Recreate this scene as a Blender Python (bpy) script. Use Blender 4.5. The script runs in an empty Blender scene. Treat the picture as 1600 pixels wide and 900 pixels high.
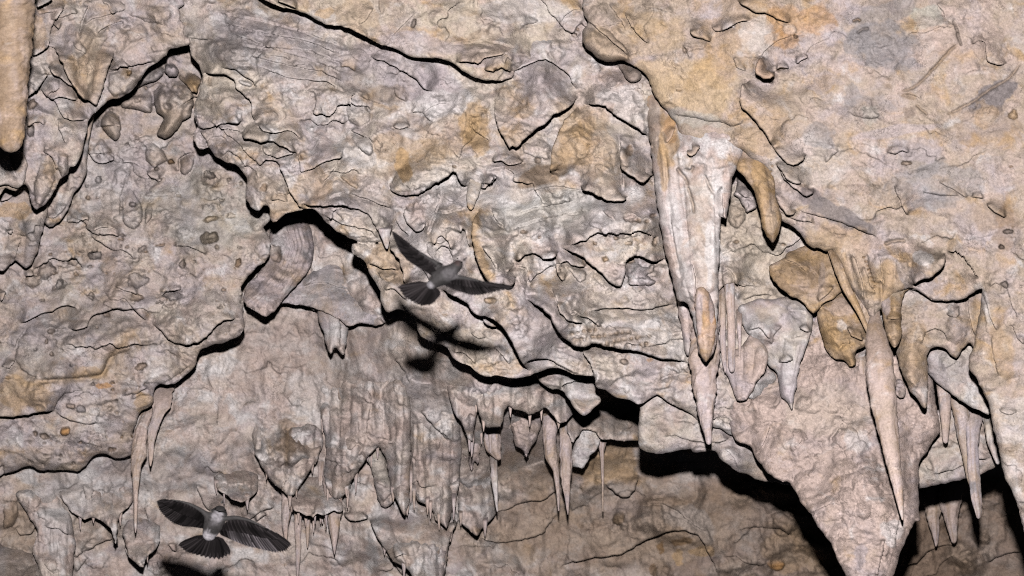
import bpy, math, random
import numpy as np
from mathutils import Matrix, Vector

SC = bpy.context.scene
COL = SC.collection

# ------------------------------------------------------------------ camera, world, light, exposure
F = 2986.0                                   # focal length in pixels of the 1600 wide photograph
CAM_ROT = Matrix.Rotation(math.radians(90 + 24), 4, 'X')
CAM_M = Matrix.Translation((0, 0, 1.6)) @ CAM_ROT
cam = bpy.data.cameras.new('camera')
cam_o = bpy.data.objects.new('camera', cam)
COL.objects.link(cam_o)
cam_o.matrix_world = CAM_M
cam.sensor_width = 36.0
cam.lens = 36.0 * F / 1600.0
cam.clip_start = 0.05
cam.clip_end = 200
cam.dof.use_dof = True
cam.dof.focus_distance = 4.35
cam.dof.aperture_fstop = (cam.lens / 1000) / 0.011
SC.camera = cam_o

world = bpy.data.worlds.new('World')
SC.world = world
world.use_nodes = True
world.node_tree.nodes['Background'].inputs[0].default_value = (0.5, 0.5, 0.6, 1)
world.node_tree.nodes['Background'].inputs[1].default_value = 0.010

def cam_pt(u, v, z):
    return CAM_M @ Vector(((u - 800) / F * z, -(v - 450) / F * z, -z))

# the photographer's flash, on a bracket a hand above the lens: the only light in the cave
fl = bpy.data.lights.new('camera_flash', 'SPOT')
fl.energy = 1150
fl.color = (1.0, 0.965, 0.96)
fl.shadow_soft_size = 0.032
fl.spot_size = math.radians(95)
fl.spot_blend = 1.0
fl_o = bpy.data.objects.new('camera_flash', fl)
COL.objects.link(fl_o)
fp = CAM_M @ Vector((0.0, 0.335, 0.0))
aim = cam_pt(820, 400, 4.3)
fl_o.matrix_world = Matrix.Translation(fp) @ (aim - fp).to_track_quat('-Z', 'Y').to_matrix().to_4x4()

SC.view_settings.view_transform = 'Standard'
SC.view_settings.look = 'None'
SC.view_settings.exposure = 0
SC.view_settings.gamma = 1
SC.cycles.max_bounces = 4
SC.cycles.diffuse_bounces = 0
SC.cycles.use_denoising = False
SC.cycles.filter_width = 1.1

# ------------------------------------------------------------------ numpy noise
RNG = np.random.default_rng(7)
_ang = RNG.random((256, 256)) * 2 * np.pi
_gx, _gy = np.cos(_ang), np.sin(_ang)
_wr = RNG.random((256, 256, 3))

def perlin(x, y):
    xi = np.floor(x).astype(np.int64); yi = np.floor(y).astype(np.int64)
    xf = x - xi; yf = y - yi
    a = xi & 255; b = yi & 255; a1 = (a + 1) & 255; b1 = (b + 1) & 255
    u = xf * xf * xf * (xf * (xf * 6 - 15) + 10); w = yf * yf * yf * (yf * (yf * 6 - 15) + 10)
    n00 = _gx[a, b] * xf + _gy[a, b] * yf
    n10 = _gx[a1, b] * (xf - 1) + _gy[a1, b] * yf
    n01 = _gx[a, b1] * xf + _gy[a, b1] * (yf - 1)
    n11 = _gx[a1, b1] * (xf - 1) + _gy[a1, b1] * (yf - 1)
    return ((n00 * (1 - u) + n10 * u) * (1 - w) + (n01 * (1 - u) + n11 * u) * w) * 1.41

def fbm(x, y, o=4, s=0, gain=.5):
    r = 0; a = 1.0; t = 0
    for i in range(o):
        r = r + a * perlin(x + 17.3 * s + 5.1 * i, y - 11.7 * s + 9.2 * i)
        t += a; a *= gain; x = x * 2.03; y = y * 2.03
    return r / t

def ridged(x, y, o=4, s=0):
    r = 0; a = 1.0; t = 0
    for i in range(o):
        r = r + a * (1 - np.abs(perlin(x + 17.3 * s + 5.1 * i, y - 11.7 * s + 9.2 * i)) * 2)
        t += a; a *= .5; x = x * 2.03; y = y * 2.03
    return r / t

def worley(x, y, s=0):
    """F1, F2 and a random number of the nearest cell"""
    xi = np.floor(x).astype(np.int64); yi = np.floor(y).astype(np.int64)
    f1 = np.full(x.shape, 9.0); f2 = np.full(x.shape, 9.0); rid = np.zeros(x.shape)
    for dx in (-1, 0, 1):
        for dy in (-1, 0, 1):
            a = (xi + dx + 37 * s) & 255; b = (yi + dy + 53 * s) & 255
            p = _wr[a, b]
            d = np.hypot(xi + dx + p[..., 0] - x, yi + dy + p[..., 1] - y)
            m = d < f1
            f2 = np.where(m, f1, np.minimum(f2, d)); rid = np.where(m, p[..., 2], rid); f1 = np.where(m, d, f1)
    return f1, f2, rid

def sstep(a, b, x):
    t = np.clip((x - a) / (b - a), 0, 1)
    return t * t * (3 - 2 * t)

# ------------------------------------------------------------------ polylines
def resample(pts, step=5.0, rag=1.2, closed=False, seed=0):
    p = np.array(pts, float)
    if closed: p = np.vstack([p, p[:1]])
    out = []
    for a, b in zip(p[:-1], p[1:]):
        n = max(1, int(np.hypot(*(b - a)) / step))
        for i in range(n): out.append(a + (b - a) * i / n)
    if not closed: out.append(p[-1])
    q = np.array(out)
    if len(q) > 4:                              # soften the corners a little
        s = q.copy()
        if closed:
            s = .22 * np.roll(q, 1, 0) + .56 * q + .22 * np.roll(q, -1, 0)
        else:
            s[1:-1] = .22 * q[:-2] + .56 * q[1:-1] + .22 * q[2:]
        q = s
    if rag > 0:
        q[:, 0] += rag * (fbm(q[:, 0] / 13, q[:, 1] / 13, 3, 3 + seed)) * 2
        q[:, 1] += rag * (fbm(q[:, 0] / 13, q[:, 1] / 13, 3, 9 + seed)) * 2
    return q

class Grid:
    def __init__(s, xs, ys):
        s.xs, s.ys = xs, ys
        s.U, s.V = np.meshgrid(xs, ys)
    def win(s, x0, x1, y0, y1):
        i0, i1 = np.searchsorted(s.xs, [x0, x1]); j0, j1 = np.searchsorted(s.ys, [y0, y1])
        return slice(j0, j1), slice(i0, i1)

def poly_dist(g, q, reach, closed=False):
    """unsigned distance, side (+1 = on the left hand), arc position 0..1; only within reach"""
    sh = g.U.shape
    D = np.full(sh, 1e9); S = np.zeros(sh); T = np.zeros(sh)
    a = q; b = np.roll(q, -1, 0) if closed else q[1:]
    if not closed: a = q[:-1]
    ln = np.hypot(*(b - a).T); cum = np.concatenate([[0], np.cumsum(ln)]); tot = max(cum[-1], 1e-6)
    for k in range(len(a)):
        (ax, ay), (bx, by) = a[k], b[k]
        if ln[k] < 1e-6: continue
        w = g.win(min(ax, bx) - reach, max(ax, bx) + reach, min(ay, by) - reach, max(ay, by) + reach)
        U = g.U[w]; V = g.V[w]
        if U.size == 0: continue
        dx, dy = bx - ax, by - ay
        t = np.clip(((U - ax) * dx + (V - ay) * dy) / (ln[k] ** 2), 0, 1)
        d = np.hypot(U - ax - t * dx, V - ay - t * dy)
        cr = ((U - ax) * dy - (V - ay) * dx) / ln[k]       # > 0 on the left hand (y runs down)
        d2 = d - np.abs(cr) * 1e-4
        m = d2 < D[w]
        D[w] = np.where(m, d2, D[w]); S[w] = np.where(m, np.sign(cr), S[w]); T[w] = np.where(m, (cum[k] + t * ln[k]) / tot, T[w])
    return D, S, T

def inside(g, q):
    r = np.zeros(g.U.shape, bool)
    b = np.roll(q, -1, 0)
    for (ax, ay), (bx, by) in zip(q, b):
        if ay == by: continue
        j0, j1 = np.searchsorted(g.ys, sorted((ay, by)))
        if j1 <= j0: continue
        y = g.ys[j0:j1]
        xc = ax + (y - ay) * (bx - ax) / (by - ay)
        r[j0:j1] ^= g.xs[None, :] < xc[:, None]
    return r

def tps(pts):
    p = np.array(pts, float); n = len(p)
    def k(r): return np.where(r > 0, r * r * np.log(np.maximum(r, 1e-9)), 0)
    X = p[:, :2] / 400
    K = k(np.hypot(X[:, None, 0] - X[None, :, 0], X[:, None, 1] - X[None, :, 1])) + np.eye(n) * .02
    P = np.c_[np.ones(n), X]
    A = np.block([[K, P], [P.T, np.zeros((3, 3))]])
    w = np.linalg.lstsq(A, np.r_[p[:, 2], 0, 0, 0], rcond=None)[0]
    lo, hi = p[:, 2].min() - .25, p[:, 2].max() + .25
    def f(U, V):
        r = w[n] + w[n + 1] * U / 400 + w[n + 2] * V / 400
        for i in range(n):
            r = r + w[i] * k(np.hypot(U / 400 - X[i, 0], V / 400 - X[i, 1]))
        return np.clip(r, lo, hi)
    return f

# ------------------------------------------------------------------ mineral colours (reflectance)
def srgb(r, g, b):
    c = np.array([r, g, b]) / 255.0
    return np.where(c < .04, c / 12.92, ((c + .055) / 1.055) ** 2.4)
CREAM = srgb(193, 179, 162); LILAC = srgb(178, 167, 171); TAN = srgb(178, 159, 142); OCHRE = srgb(180, 149, 110)
BROWN = srgb(122, 96, 68); WHITE = srgb(212, 207, 206); GREY = srgb(136, 132, 134); GREEN = srgb(172, 172, 164)
PINK = srgb(190, 170, 161); DUST = srgb(146, 130, 119); ORANGE = srgb(188, 140, 86); DARK = srgb(80, 70, 62)
UMBER = srgb(144, 122, 100)

def base_colour(U, V, mix, seed):
    """mottled limestone: cream / lilac grey / tan / ochre by several noises; mix = weights"""
    wx = U + 18 * fbm(U / 40, V / 40, 3, 40 + seed); wy = V + 18 * fbm(U / 40, V / 40, 3, 44 + seed)
    c = np.empty(U.shape + (3,)); c[:] = mix.get('base', CREAM)
    def lay(col, amt, scale, s, soft=.35):
        if amt <= 0: return
        n = fbm(wx / scale, wy / (scale * .8), 5, s + seed, .58) + (amt - .5) * 1.1
        m = sstep(-soft, soft, n)[..., None]
        c[:] = c * (1 - m * .85) + np.array(col) * m * .85
    lay(mix.get('c2', LILAC), mix.get('lilac', .4), 85, 1)
    lay(TAN, mix.get('tan', .35), 60, 2)
    lay(PINK, mix.get('pink', .3), 38, 3)
    lay(WHITE, mix.get('white', .1), 45, 4, .25)
    lay(OCHRE, mix.get('ochre', .15), 55, 5, .25)
    lay(UMBER, mix.get('umber', .05), 40, 6, .22)
    lay(GREY, mix.get('grey', .06), 50, 7, .2)
    g = fbm(U / 7, V / 7, 4, 30 + seed, .7)
    c *= (1 + .22 * g)[..., None]
    gm = .35 + .9 * sstep(-.2, .3, fbm(U / 90, V / 80, 3, 39 + seed))
    c *= (1 + gm * .34 * fbm(U / 3.1, V / 3.1, 2, 36 + seed) + gm * .25 * sstep(.3, .6, fbm(U / 5, V / 5, 2, 37 + seed)) - gm * .34 * sstep(.38, .6, fbm(U / 4, V / 3.6, 2, 38 + seed)))[..., None]
    # iron freckles
    sp = sstep(.36, .5, fbm(U / 4.5, V / 4.5, 2, 33 + seed)) * sstep(-.1, .35, fbm(U / 70, V / 70, 3, 34 + seed))
    c = c * (1 - .5 * sp[..., None]) + BROWN * .5 * sp[..., None]
    return c

# ------------------------------------------------------------------ materials
def rock_material(name, bump=.5, grain=1.0, rough=.8, cracks=.8):
    m = bpy.data.materials.new(name); m.use_nodes = True
    nt = m.node_tree; N = nt.nodes; L = nt.links
    b = N['Principled BSDF']
    at = N.new('ShaderNodeAttribute'); at.attribute_name = 'Col'
    wt = N.new('ShaderNodeAttribute'); wt.attribute_name = 'wet'
    tc = N.new('ShaderNodeTexCoord')
    def noise(sc, det, ro):
        n = N.new('ShaderNodeTexNoise'); n.inputs['Scale'].default_value = sc
        n.inputs['Detail'].default_value = det; n.inputs['Roughness'].default_value = ro
        L.new(tc.outputs['Object'], n.inputs['Vector']); return n
    n1 = noise(230, 6, .8); n2 = noise(42, 6, .7); n3 = noise(430, 3, .6); n4 = noise(520, 2, .6); n5 = noise(11, 3, .6)
    def ramp(src, a, b_, c0, c1):
        r = N.new('ShaderNodeMapRange'); L.new(src, r.inputs[0])
        r.inputs[1].default_value = a; r.inputs[2].default_value = b_; r.inputs[3].default_value = c0; r.inputs[4].default_value = c1
        return r.outputs[0]
    f1 = ramp(n1.outputs[0], .3, .7, 1 - .32 * grain, 1 + .32 * grain)
    f2 = ramp(n2.outputs[0], .3, .7, 1 - .13 * grain, 1 + .13 * grain)
    mu = N.new('ShaderNodeMath'); mu.operation = 'MULTIPLY'; L.new(f1, mu.inputs[0]); L.new(f2, mu.inputs[1])
    # sparse dark grains
    sp = ramp(n3.outputs[0], .64, .72, 1.0, .62)
    mu2 = N.new('ShaderNodeMath'); mu2.operation = 'MULTIPLY'; L.new(mu.outputs[0], mu2.inputs[0]); L.new(sp, mu2.inputs[1])
    sp2 = ramp(n4.outputs[0], .62, .72, 1.0, 1.28)
    mu3 = N.new('ShaderNodeMath'); mu3.operation = 'MULTIPLY'; L.new(mu2.outputs[0], mu3.inputs[0]); L.new(sp2, mu3.inputs[1])
    # hairline cracks: edges of warped cells, broken up
    dist = N.new('ShaderNodeVectorMath'); dist.operation = 'MULTIPLY_ADD'
    wn = noise(16, 5, .7); L.new(wn.outputs['Color'], dist.inputs[0]); dist.inputs[1].default_value = (.16, .16, .16); L.new(tc.outputs['Object'], dist.inputs[2])
    vo = N.new('ShaderNodeTexVoronoi'); vo.feature = 'DISTANCE_TO_EDGE'; vo.inputs['Scale'].default_value = 8.5; L.new(dist.outputs[0], vo.inputs['Vector'])
    ln = ramp(vo.outputs['Distance'], .004, .016, .42, 1.0)
    mk = ramp(n5.outputs[0], .50, .60, 0.0, cracks)
    mx = N.new('ShaderNodeMix'); L.new(mk, mx.inputs[0]); mx.inputs[2].default_value = 1.0; L.new(ln, mx.inputs[3])
    mu4 = N.new('ShaderNodeMath'); mu4.operation = 'MULTIPLY'; L.new(mu3.outputs[0], mu4.inputs[0]); L.new(mx.outputs[0], mu4.inputs[1])
    mu2 = mu4
    vm = N.new('ShaderNodeVectorMath'); vm.operation = 'SCALE'
    L.new(at.outputs['Color'], vm.inputs[0]); L.new(mu2.outputs[0], vm.inputs['Scale'])
    L.new(vm.outputs[0], b.inputs['Base Color'])
    rr = ramp(wt.outputs['Fac'], 0, 1, rough, .12)
    L.new(rr, b.inputs['Roughness'])
    ss = ramp(wt.outputs['Fac'], 0, 1, .18, .55)
    L.new(ss, b.inputs['Specular IOR Level'])
    bp = N.new('ShaderNodeBump'); bp.inputs['Strength'].default_value = bump; bp.inputs['Distance'].default_value = .006
    ad = N.new('ShaderNodeMath'); ad.operation = 'ADD'; L.new(n1.outputs[0], ad.inputs[0]); L.new(n2.outputs[0], ad.inputs[1])
    L.new(ad.outputs[0], bp.inputs['Height']); L.new(bp.outputs[0], b.inputs['Normal'])
    return m
ROCK = rock_material('limestone')
SMOOTH = rock_material('flowstone', bump=.35, grain=.8, rough=.58, cracks=.0)

def make_mesh(name, co, quads, col=None, wet=None, mat=ROCK, smooth=True):
    me = bpy.data.meshes.new(name)
    me.vertices.add(len(co)); me.vertices.foreach_set('co', co.astype(np.float32).ravel())
    nq = len(quads)
    me.loops.add(nq * 4); me.loops.foreach_set('vertex_index', quads.astype(np.int32).ravel())
    me.polygons.add(nq); me.polygons.foreach_set('loop_start', np.arange(nq, dtype=np.int32) * 4)
    if smooth: me.polygons.foreach_set('use_smooth', np.ones(nq, bool))
    me.update(calc_edges=True)
    if col is not None:
        a = me.attributes.new('Col', 'FLOAT_COLOR', 'POINT')
        a.data.foreach_set('color', np.c_[np.clip(col, 0, 1), np.ones(len(col))].astype(np.float32).ravel())
    if wet is not None:
        a = me.attributes.new('wet', 'FLOAT', 'POINT'); a.data.foreach_set('value', wet.astype(np.float32))
    me.materials.append(mat)
    return me

_R = np.array(CAM_M.to_3x3()); _T = np.array(CAM_M.translation)
def to_world(U, V, Z):
    p = np.stack([(U - 800) / F * Z, -(V - 450) / F * Z, -Z], -1)
    return p @ _R.T + _T

def tag(o, label=None, cat=None, group=None, kind=None):
    if label: o['label'] = label
    if cat: o['category'] = cat
    if group: o['group'] = group
    if kind: o['kind'] = kind
    return o

def add_obj(name, me, parent=None, origin=None):
    o = bpy.data.objects.new(name, me)
    COL.objects.link(o)
    if origin is not None: o.location = origin
    if parent is not None:
        o.parent = parent
        o.matrix_parent_inverse = Matrix.Identity(4)
        if origin is not None: o.location = Vector(origin) - parent.location
    return o

# ------------------------------------------------------------------ sculpting features (heights in photo pixels at that depth)
def E(pts, h, L=40, w=4, tint=None, dip=.3, rag=1.3): return ('E', pts, h, L, w, tint, dip, rag)
def LOBE(pts, h, R=14, tint=None, rag=1.2): return ('L', pts, h, R, tint, rag)
def BUMP(x, y, rx, ry, h, rot=0, tint=None): return ('B', x, y, rx, ry, h, rot, tint)
def PIT(x, y, rx, ry, h, rot=0, tint=(BROWN, .6)): return ('P', x, y, rx, ry, h, rot, tint)
def RIDGE(pts, r0, r1, k=.8, tint=None): return ('R', pts, r0, r1, k, tint)
def GROOVE(pts, w, h, tint=None): return ('G', pts, w, h, tint)
def TINT(x, y, rx, ry, col, s=.7, rot=0, soft=.3): return ('T', x, y, rx, ry, col, s, rot, soft)
def TLINE(pts, w, col, s=.6): return ('TL', pts, w, col, s)
def WET(x, y, rx, ry, s=.8): return ('W', x, y, rx, ry, s)

def box(A, r):
    for ax in (0, 1):
        n = A.shape[ax]
        p = np.pad(A, [(r + 1, r) if a == ax else (0, 0) for a in (0, 1)], 'edge').cumsum(ax)
        if ax == 0: A = (p[2 * r + 1:] - p[:n]) / (2 * r + 1)
        else: A = (p[:, 2 * r + 1:] - p[:, :n]) / (2 * r + 1)
    return A

def apply_feats(g, H, C, W, feats, seed=0):
    jit = None
    def ell(x, y, rx, ry, rot, reach=1.3, rough=.18):
        r = max(rx, ry) * reach + 4
        w = g.win(x - r, x + r, y - r, y + r)
        U = g.U[w] - x; V = g.V[w] - y
        if U.size == 0: return w, None
        c, s = math.cos(math.radians(rot)), math.sin(math.radians(rot))
        a = (U * c + V * s) / rx; b = (-U * s + V * c) / ry
        q = np.hypot(a, b)
        n = fbm(g.U[w] / (max(rx, ry) * .8 + 3), g.V[w] / (max(rx, ry) * .8 + 3), 4, 61 + seed)
        return w, q + rough * 2.2 * n
    def paint(w, m, tint):
        if tint is None: return
        col, s = tint
        mm = (np.clip(m, 0, 1) * s)[..., None]
        C[w] = C[w] * (1 - mm) + np.array(col) * mm * (.8 + .45 * fbm(g.U[w] / 6, g.V[w] / 6, 3, 71, .7)[..., None] + .2)
    for i, f in enumerate(feats):
        t = f[0]
        if t == 'E':
            _, pts, h, L, w_, tint, dip, rag = f
            L = L * 1.75; w_ = 1.2 + .3 * w_
            q = resample(pts, 5, rag, seed=i % 7)
            reach = min(L * 2.2, 230)
            x0, y0 = q.min(0) - reach; x1, y1 = q.max(0) + reach
            wi = g.win(x0, x1, y0, y1)
            if g.U[wi].size == 0: continue
            sub = Grid(g.xs[wi[1]], g.ys[wi[0]])
            D, S, T = poly_dist(sub, q, reach)
            D = np.maximum(D, 0)
            ln = np.hypot(*np.diff(q, axis=0).T).sum()
            ee = np.clip(.12 + .75 * np.minimum(D, 1e5) / ln, .12, .5)
            ta = sstep(0, 1, np.clip(T / ee, 0, 1)) * sstep(0, 1, np.clip((1 - T) / ee, 0, 1))
            fade = np.clip(1 - D / reach, 0, 1)
            up = np.sqrt(np.clip(1 - (1 - np.minimum(D / w_, 1)) ** 2, 0, 1)) * np.exp(-(D / L) ** 2) * np.minimum(fade * 2, 1)
            dn = -(dip * .5 * np.exp(-D / (L * .3 + 3)) + dip * .8 * np.exp(-D / 2.5)) * fade
            fld = np.where((S > 0) & (D < 1e8), ta * up, 0.0); msk = ((S > 0) & (D < 1e8)).astype(float)
            fb, mb = fld, msk
            for _ in range(2): fb = box(fb, 6); mb = box(mb, 6)
            k = sstep(3, 16, D)
            h = h * (.68 + .5 * sstep(-.4, .4, perlin(g.U[wi] / 105 + .37 * i, g.V[wi] / 105 + i * 1.7)))
            fld = np.where(msk > 0, fld * (1 - k) + fb / np.maximum(mb, .05) * k, 0)
            H[wi] += np.where(D < 1e8, 1.25 * h * np.where(S > 0, fld, ta * dn), 0)
            if tint: paint(wi, np.where((S > 0) & (D < 1e8), ta * np.exp(-D / (L * .7)), 0), tint)
        elif t == 'L':
            _, pts, h, R, tint, rag = f
            q = resample(pts, 4, rag, True, i % 7)
            x0, y0 = q.min(0) - 4; x1, y1 = q.max(0) + 4
            wi = g.win(x0, x1, y0, y1)
            if g.U[wi].size == 0: continue
            sub = Grid(g.xs[wi[1]], g.ys[wi[0]])
            D, _, _ = poly_dist(sub, q, R + 40, True)
            ins = inside(sub, q)
            p = np.sqrt(np.clip(1 - (1 - np.minimum(D / R, 1)) ** 2, 0, 1)) * ins
            yt = q[:, 1].min(); yh = np.ptp(q[:, 1])
            p = p * sstep(yt - .1 * yh, yt + .6 * yh, g.V[wi] + .25 * yh * fbm(g.U[wi] / 20, g.V[wi] / 20, 2, 77))
            H[wi] += 1.7 * h * p
            paint(wi, p, tint)
        elif t in 'BP':
            _, x, y, rx, ry, h, rot, tint = f
            w, q = ell(x, y, rx, ry, rot, 1.7, .3)
            if q is None: continue
            if t == 'B':
                H[w] += h * np.exp(-q ** 2 * 1.6)
                paint(w, 1 - sstep(.5, 1.1, q), tint)
            else:
                H[w] += -1.7 * h * np.clip(1 - q ** 2, 0, 1) ** .8
                paint(w, 1 - sstep(.75, 1.1, q), tint)
        elif t in 'RG' or t == 'TL':
            q = resample(f[1], 5, 1.0, seed=i % 7)
            if t == 'R': _, _, r0, r1, k, tint = f
            elif t == 'G': _, _, r0, h, tint = f; r1 = r0
            else: _, _, r0, col, s = f; r1 = r0; tint = (col, s)
            rm = max(r0, r1) * 3 + 3
            x0, y0 = q.min(0) - rm; x1, y1 = q.max(0) + rm
            wi = g.win(x0, x1, y0, y1)
            if g.U[wi].size == 0: continue
            sub = Grid(g.xs[wi[1]], g.ys[wi[0]])
            D, S, T = poly_dist(sub, q, rm)
            D = np.clip(D, 0, 1e8)
            r = r0 + (r1 - r0) * T
            if t == 'R':
                p = np.sqrt(np.clip(1 - (D / r) ** 2, 0, 1)) * sstep(0, .12, T)
                H[wi] += k * r * p; paint(wi, p, tint)
            elif t == 'G':
                p = np.exp(-(D / r) ** 2) * sstep(0, .12, T) * sstep(1, .88, T)
                H[wi] -= h * p; paint(wi, p, tint)
            else:
                n = fbm(g.U[wi] / 14, g.V[wi] / 14, 4, 81)
                p = sstep(1.2, .2, D / r + n * .9); paint(wi, p, tint)
        elif t == 'T':
            _, x, y, rx, ry, col, s, rot, soft = f
            w, q = ell(x, y, rx, ry, rot, 2.0, .42)
            if q is None: continue
            paint(w, sstep(1 + soft * .5, 1 - soft * .5, q), (col, s))
        elif t == 'W':
            _, x, y, rx, ry, s = f
            w, q = ell(x, y, rx, ry, 0, 1.6, .3)
            if q is None: continue
            gl = sstep(.0, .3, fbm(g.U[w] / 9, g.V[w] / 9, 3, 91))
            W[w] = np.maximum(W[w], s * sstep(1.1, .6, q) * gl)

# ------------------------------------------------------------------ rock detail
def ledges(U, V, per, a, seed, slant=0.0, sharp=.965):
    """overlapping lips that swell downwards and break off sharply, in broken wavy lines"""
    wv = V + slant * U + per * 1.7 * fbm(U / (per * 2.4), V / (per * 2.1), 4, seed, .5) + .16 * per * fbm(U / (per * .35), V / (per * .35), 2, seed + 1)
    ph = wv / per; k = np.floor(ph); fr = ph - k
    rnd = np.modf(np.abs(np.sin(k * 127.1 + seed * 3.3)) * 43758.5)[0]
    m = sstep(.06, .4, fbm(U / (per * 1.7) + k * 7.7, V / (per * 1.7), 2, seed + 2))
    return a * (1 - np.cos(np.pi * np.minimum(fr * 1.08, 1))) * .5 * (1 - sstep(sharp, 1.0, fr)) * m * (.35 + .65 * rnd)

def detail(U, V, kind, seed, amp=1.0):
    wx = U + 16 * fbm(U / 45, V / 45, 3, seed + 1); wy = V + 16 * fbm(U / 45, V / 45, 3, seed + 2)
    H = 48 * fbm(U / 210, V / 170, 2, seed + 3) + 20 * fbm(U / 90, V / 80, 2, seed + 21)
    def pillow(sc, a, s): return a * np.sqrt(perlin(wx / sc + s * 3.7 + seed, wy / (sc * .8) - s * 1.9) ** 2 + .018)
    if kind == 'rough':
        H = H + pillow(78, 34, 1) + pillow(31, 8, 2) + 6 * fbm(wx / 30, wy / 26, 3, seed + 4)
        H = H + ledges(U, V, 84, 38, seed + 10, .25) + ledges(U, V, 42, 13, seed + 14, -.2)
        m = sstep(-.05, .25, fbm(U / 70, V / 60, 2, seed + 6))
        f1, f2, rid = worley(wx / 17, wy / 14, 5)
        H = H + 5 * m * (rid - .3) * np.sqrt(np.clip(1 - (f1 / .8) ** 2, 0, 1))
        m2 = sstep(-.08, .22, fbm(U / 75, V / 60, 3, seed + 26))
        H = H + m2 * (8 * ridged(wx / 24, wy / 17, 4, seed + 27) + ledges(U, V, 23, 11, seed + 18, .3) + 3.2 * fbm(U / 7, V / 6, 3, seed + 28, .6))
        H = H + 1.6 * fbm(U / 10, V / 9, 3, seed + 8, .55)
    elif kind == 'smooth':
        H = H + pillow(52, 24, 1) + 7 * fbm(wx / 40, wy / 32, 3, seed + 4) + 2.0 * fbm(wx / 15, wy / 13, 3, seed + 5)
        H = H + ledges(U, V, 60, 34, seed + 10, .3) + ledges(U, V, 24, 12, seed + 14, -.3)
        H = H + 1.0 * fbm(U / 7, V / 7, 2, seed + 8)
    elif kind == 'popcorn':
        H = H + 9 * fbm(wx / 45, wy / 45, 3, seed + 4)
        for sc, a, s in ((23, 7.5, 6), (12, 4.0, 7)):
            f1, f2, rid = worley(wx / sc, wy / sc, s)
            m = sstep(-.3, .25, fbm(U / 60, V / 60, 2, seed + s + 2))
            H = H + a * m * (.5 + rid) * np.sqrt(np.clip(1 - (f1 / .75) ** 2, 0, 1))
        H = H + ledges(U, V, 34, 13, seed + 14, .4) + 1.5 * fbm(U / 6, V / 6, 2, seed + 8)
    elif kind == 'drape':                       # flowstone: fluting, billows and drips
        H = H + 12 * fbm(wx / 30, wy / 90, 3, seed + 4) + 5 * fbm(wx / 18, wy / 30, 3, seed + 5)
        m = sstep(-.2, .2, fbm(U / 80, V / 80, 2, seed + 9))
        for sc, a, s in ((32, 22, 4), (15, 6, 9)):
            f1, f2, rid = worley(wx / sc + .3 * fbm(U / 20, V / 20, 2, seed + 2), wy / (sc * 1.25), s)
            H = H + a * m * rid * np.sqrt(np.clip(1 - (f1 / .85) ** 2, 0, 1))
        H = H + .6 * pillow(40, 26, 1) + ledges(U, V, 52, 26, seed + 10, .1) + 3 * ridged(wx / 17, wy / 120, 2, seed + 30)
        H = H + 1.4 * fbm(U / 8, V / 9, 3, seed + 8)
    return H * amp

CELL = 1.6
def axis(a, b, lo=-14, hi=1614, cell=None):
    cell = cell or CELL
    out = [a]
    while out[-1] < b:
        x = out[-1]
        st = cell
        if x < lo: st = min(max(cell, (lo - x) * .08), 14)
        elif x > hi: st = min(max(cell, (x - hi) * .08), 14)
        out.append(x + st)
    return np.array(out)

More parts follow.
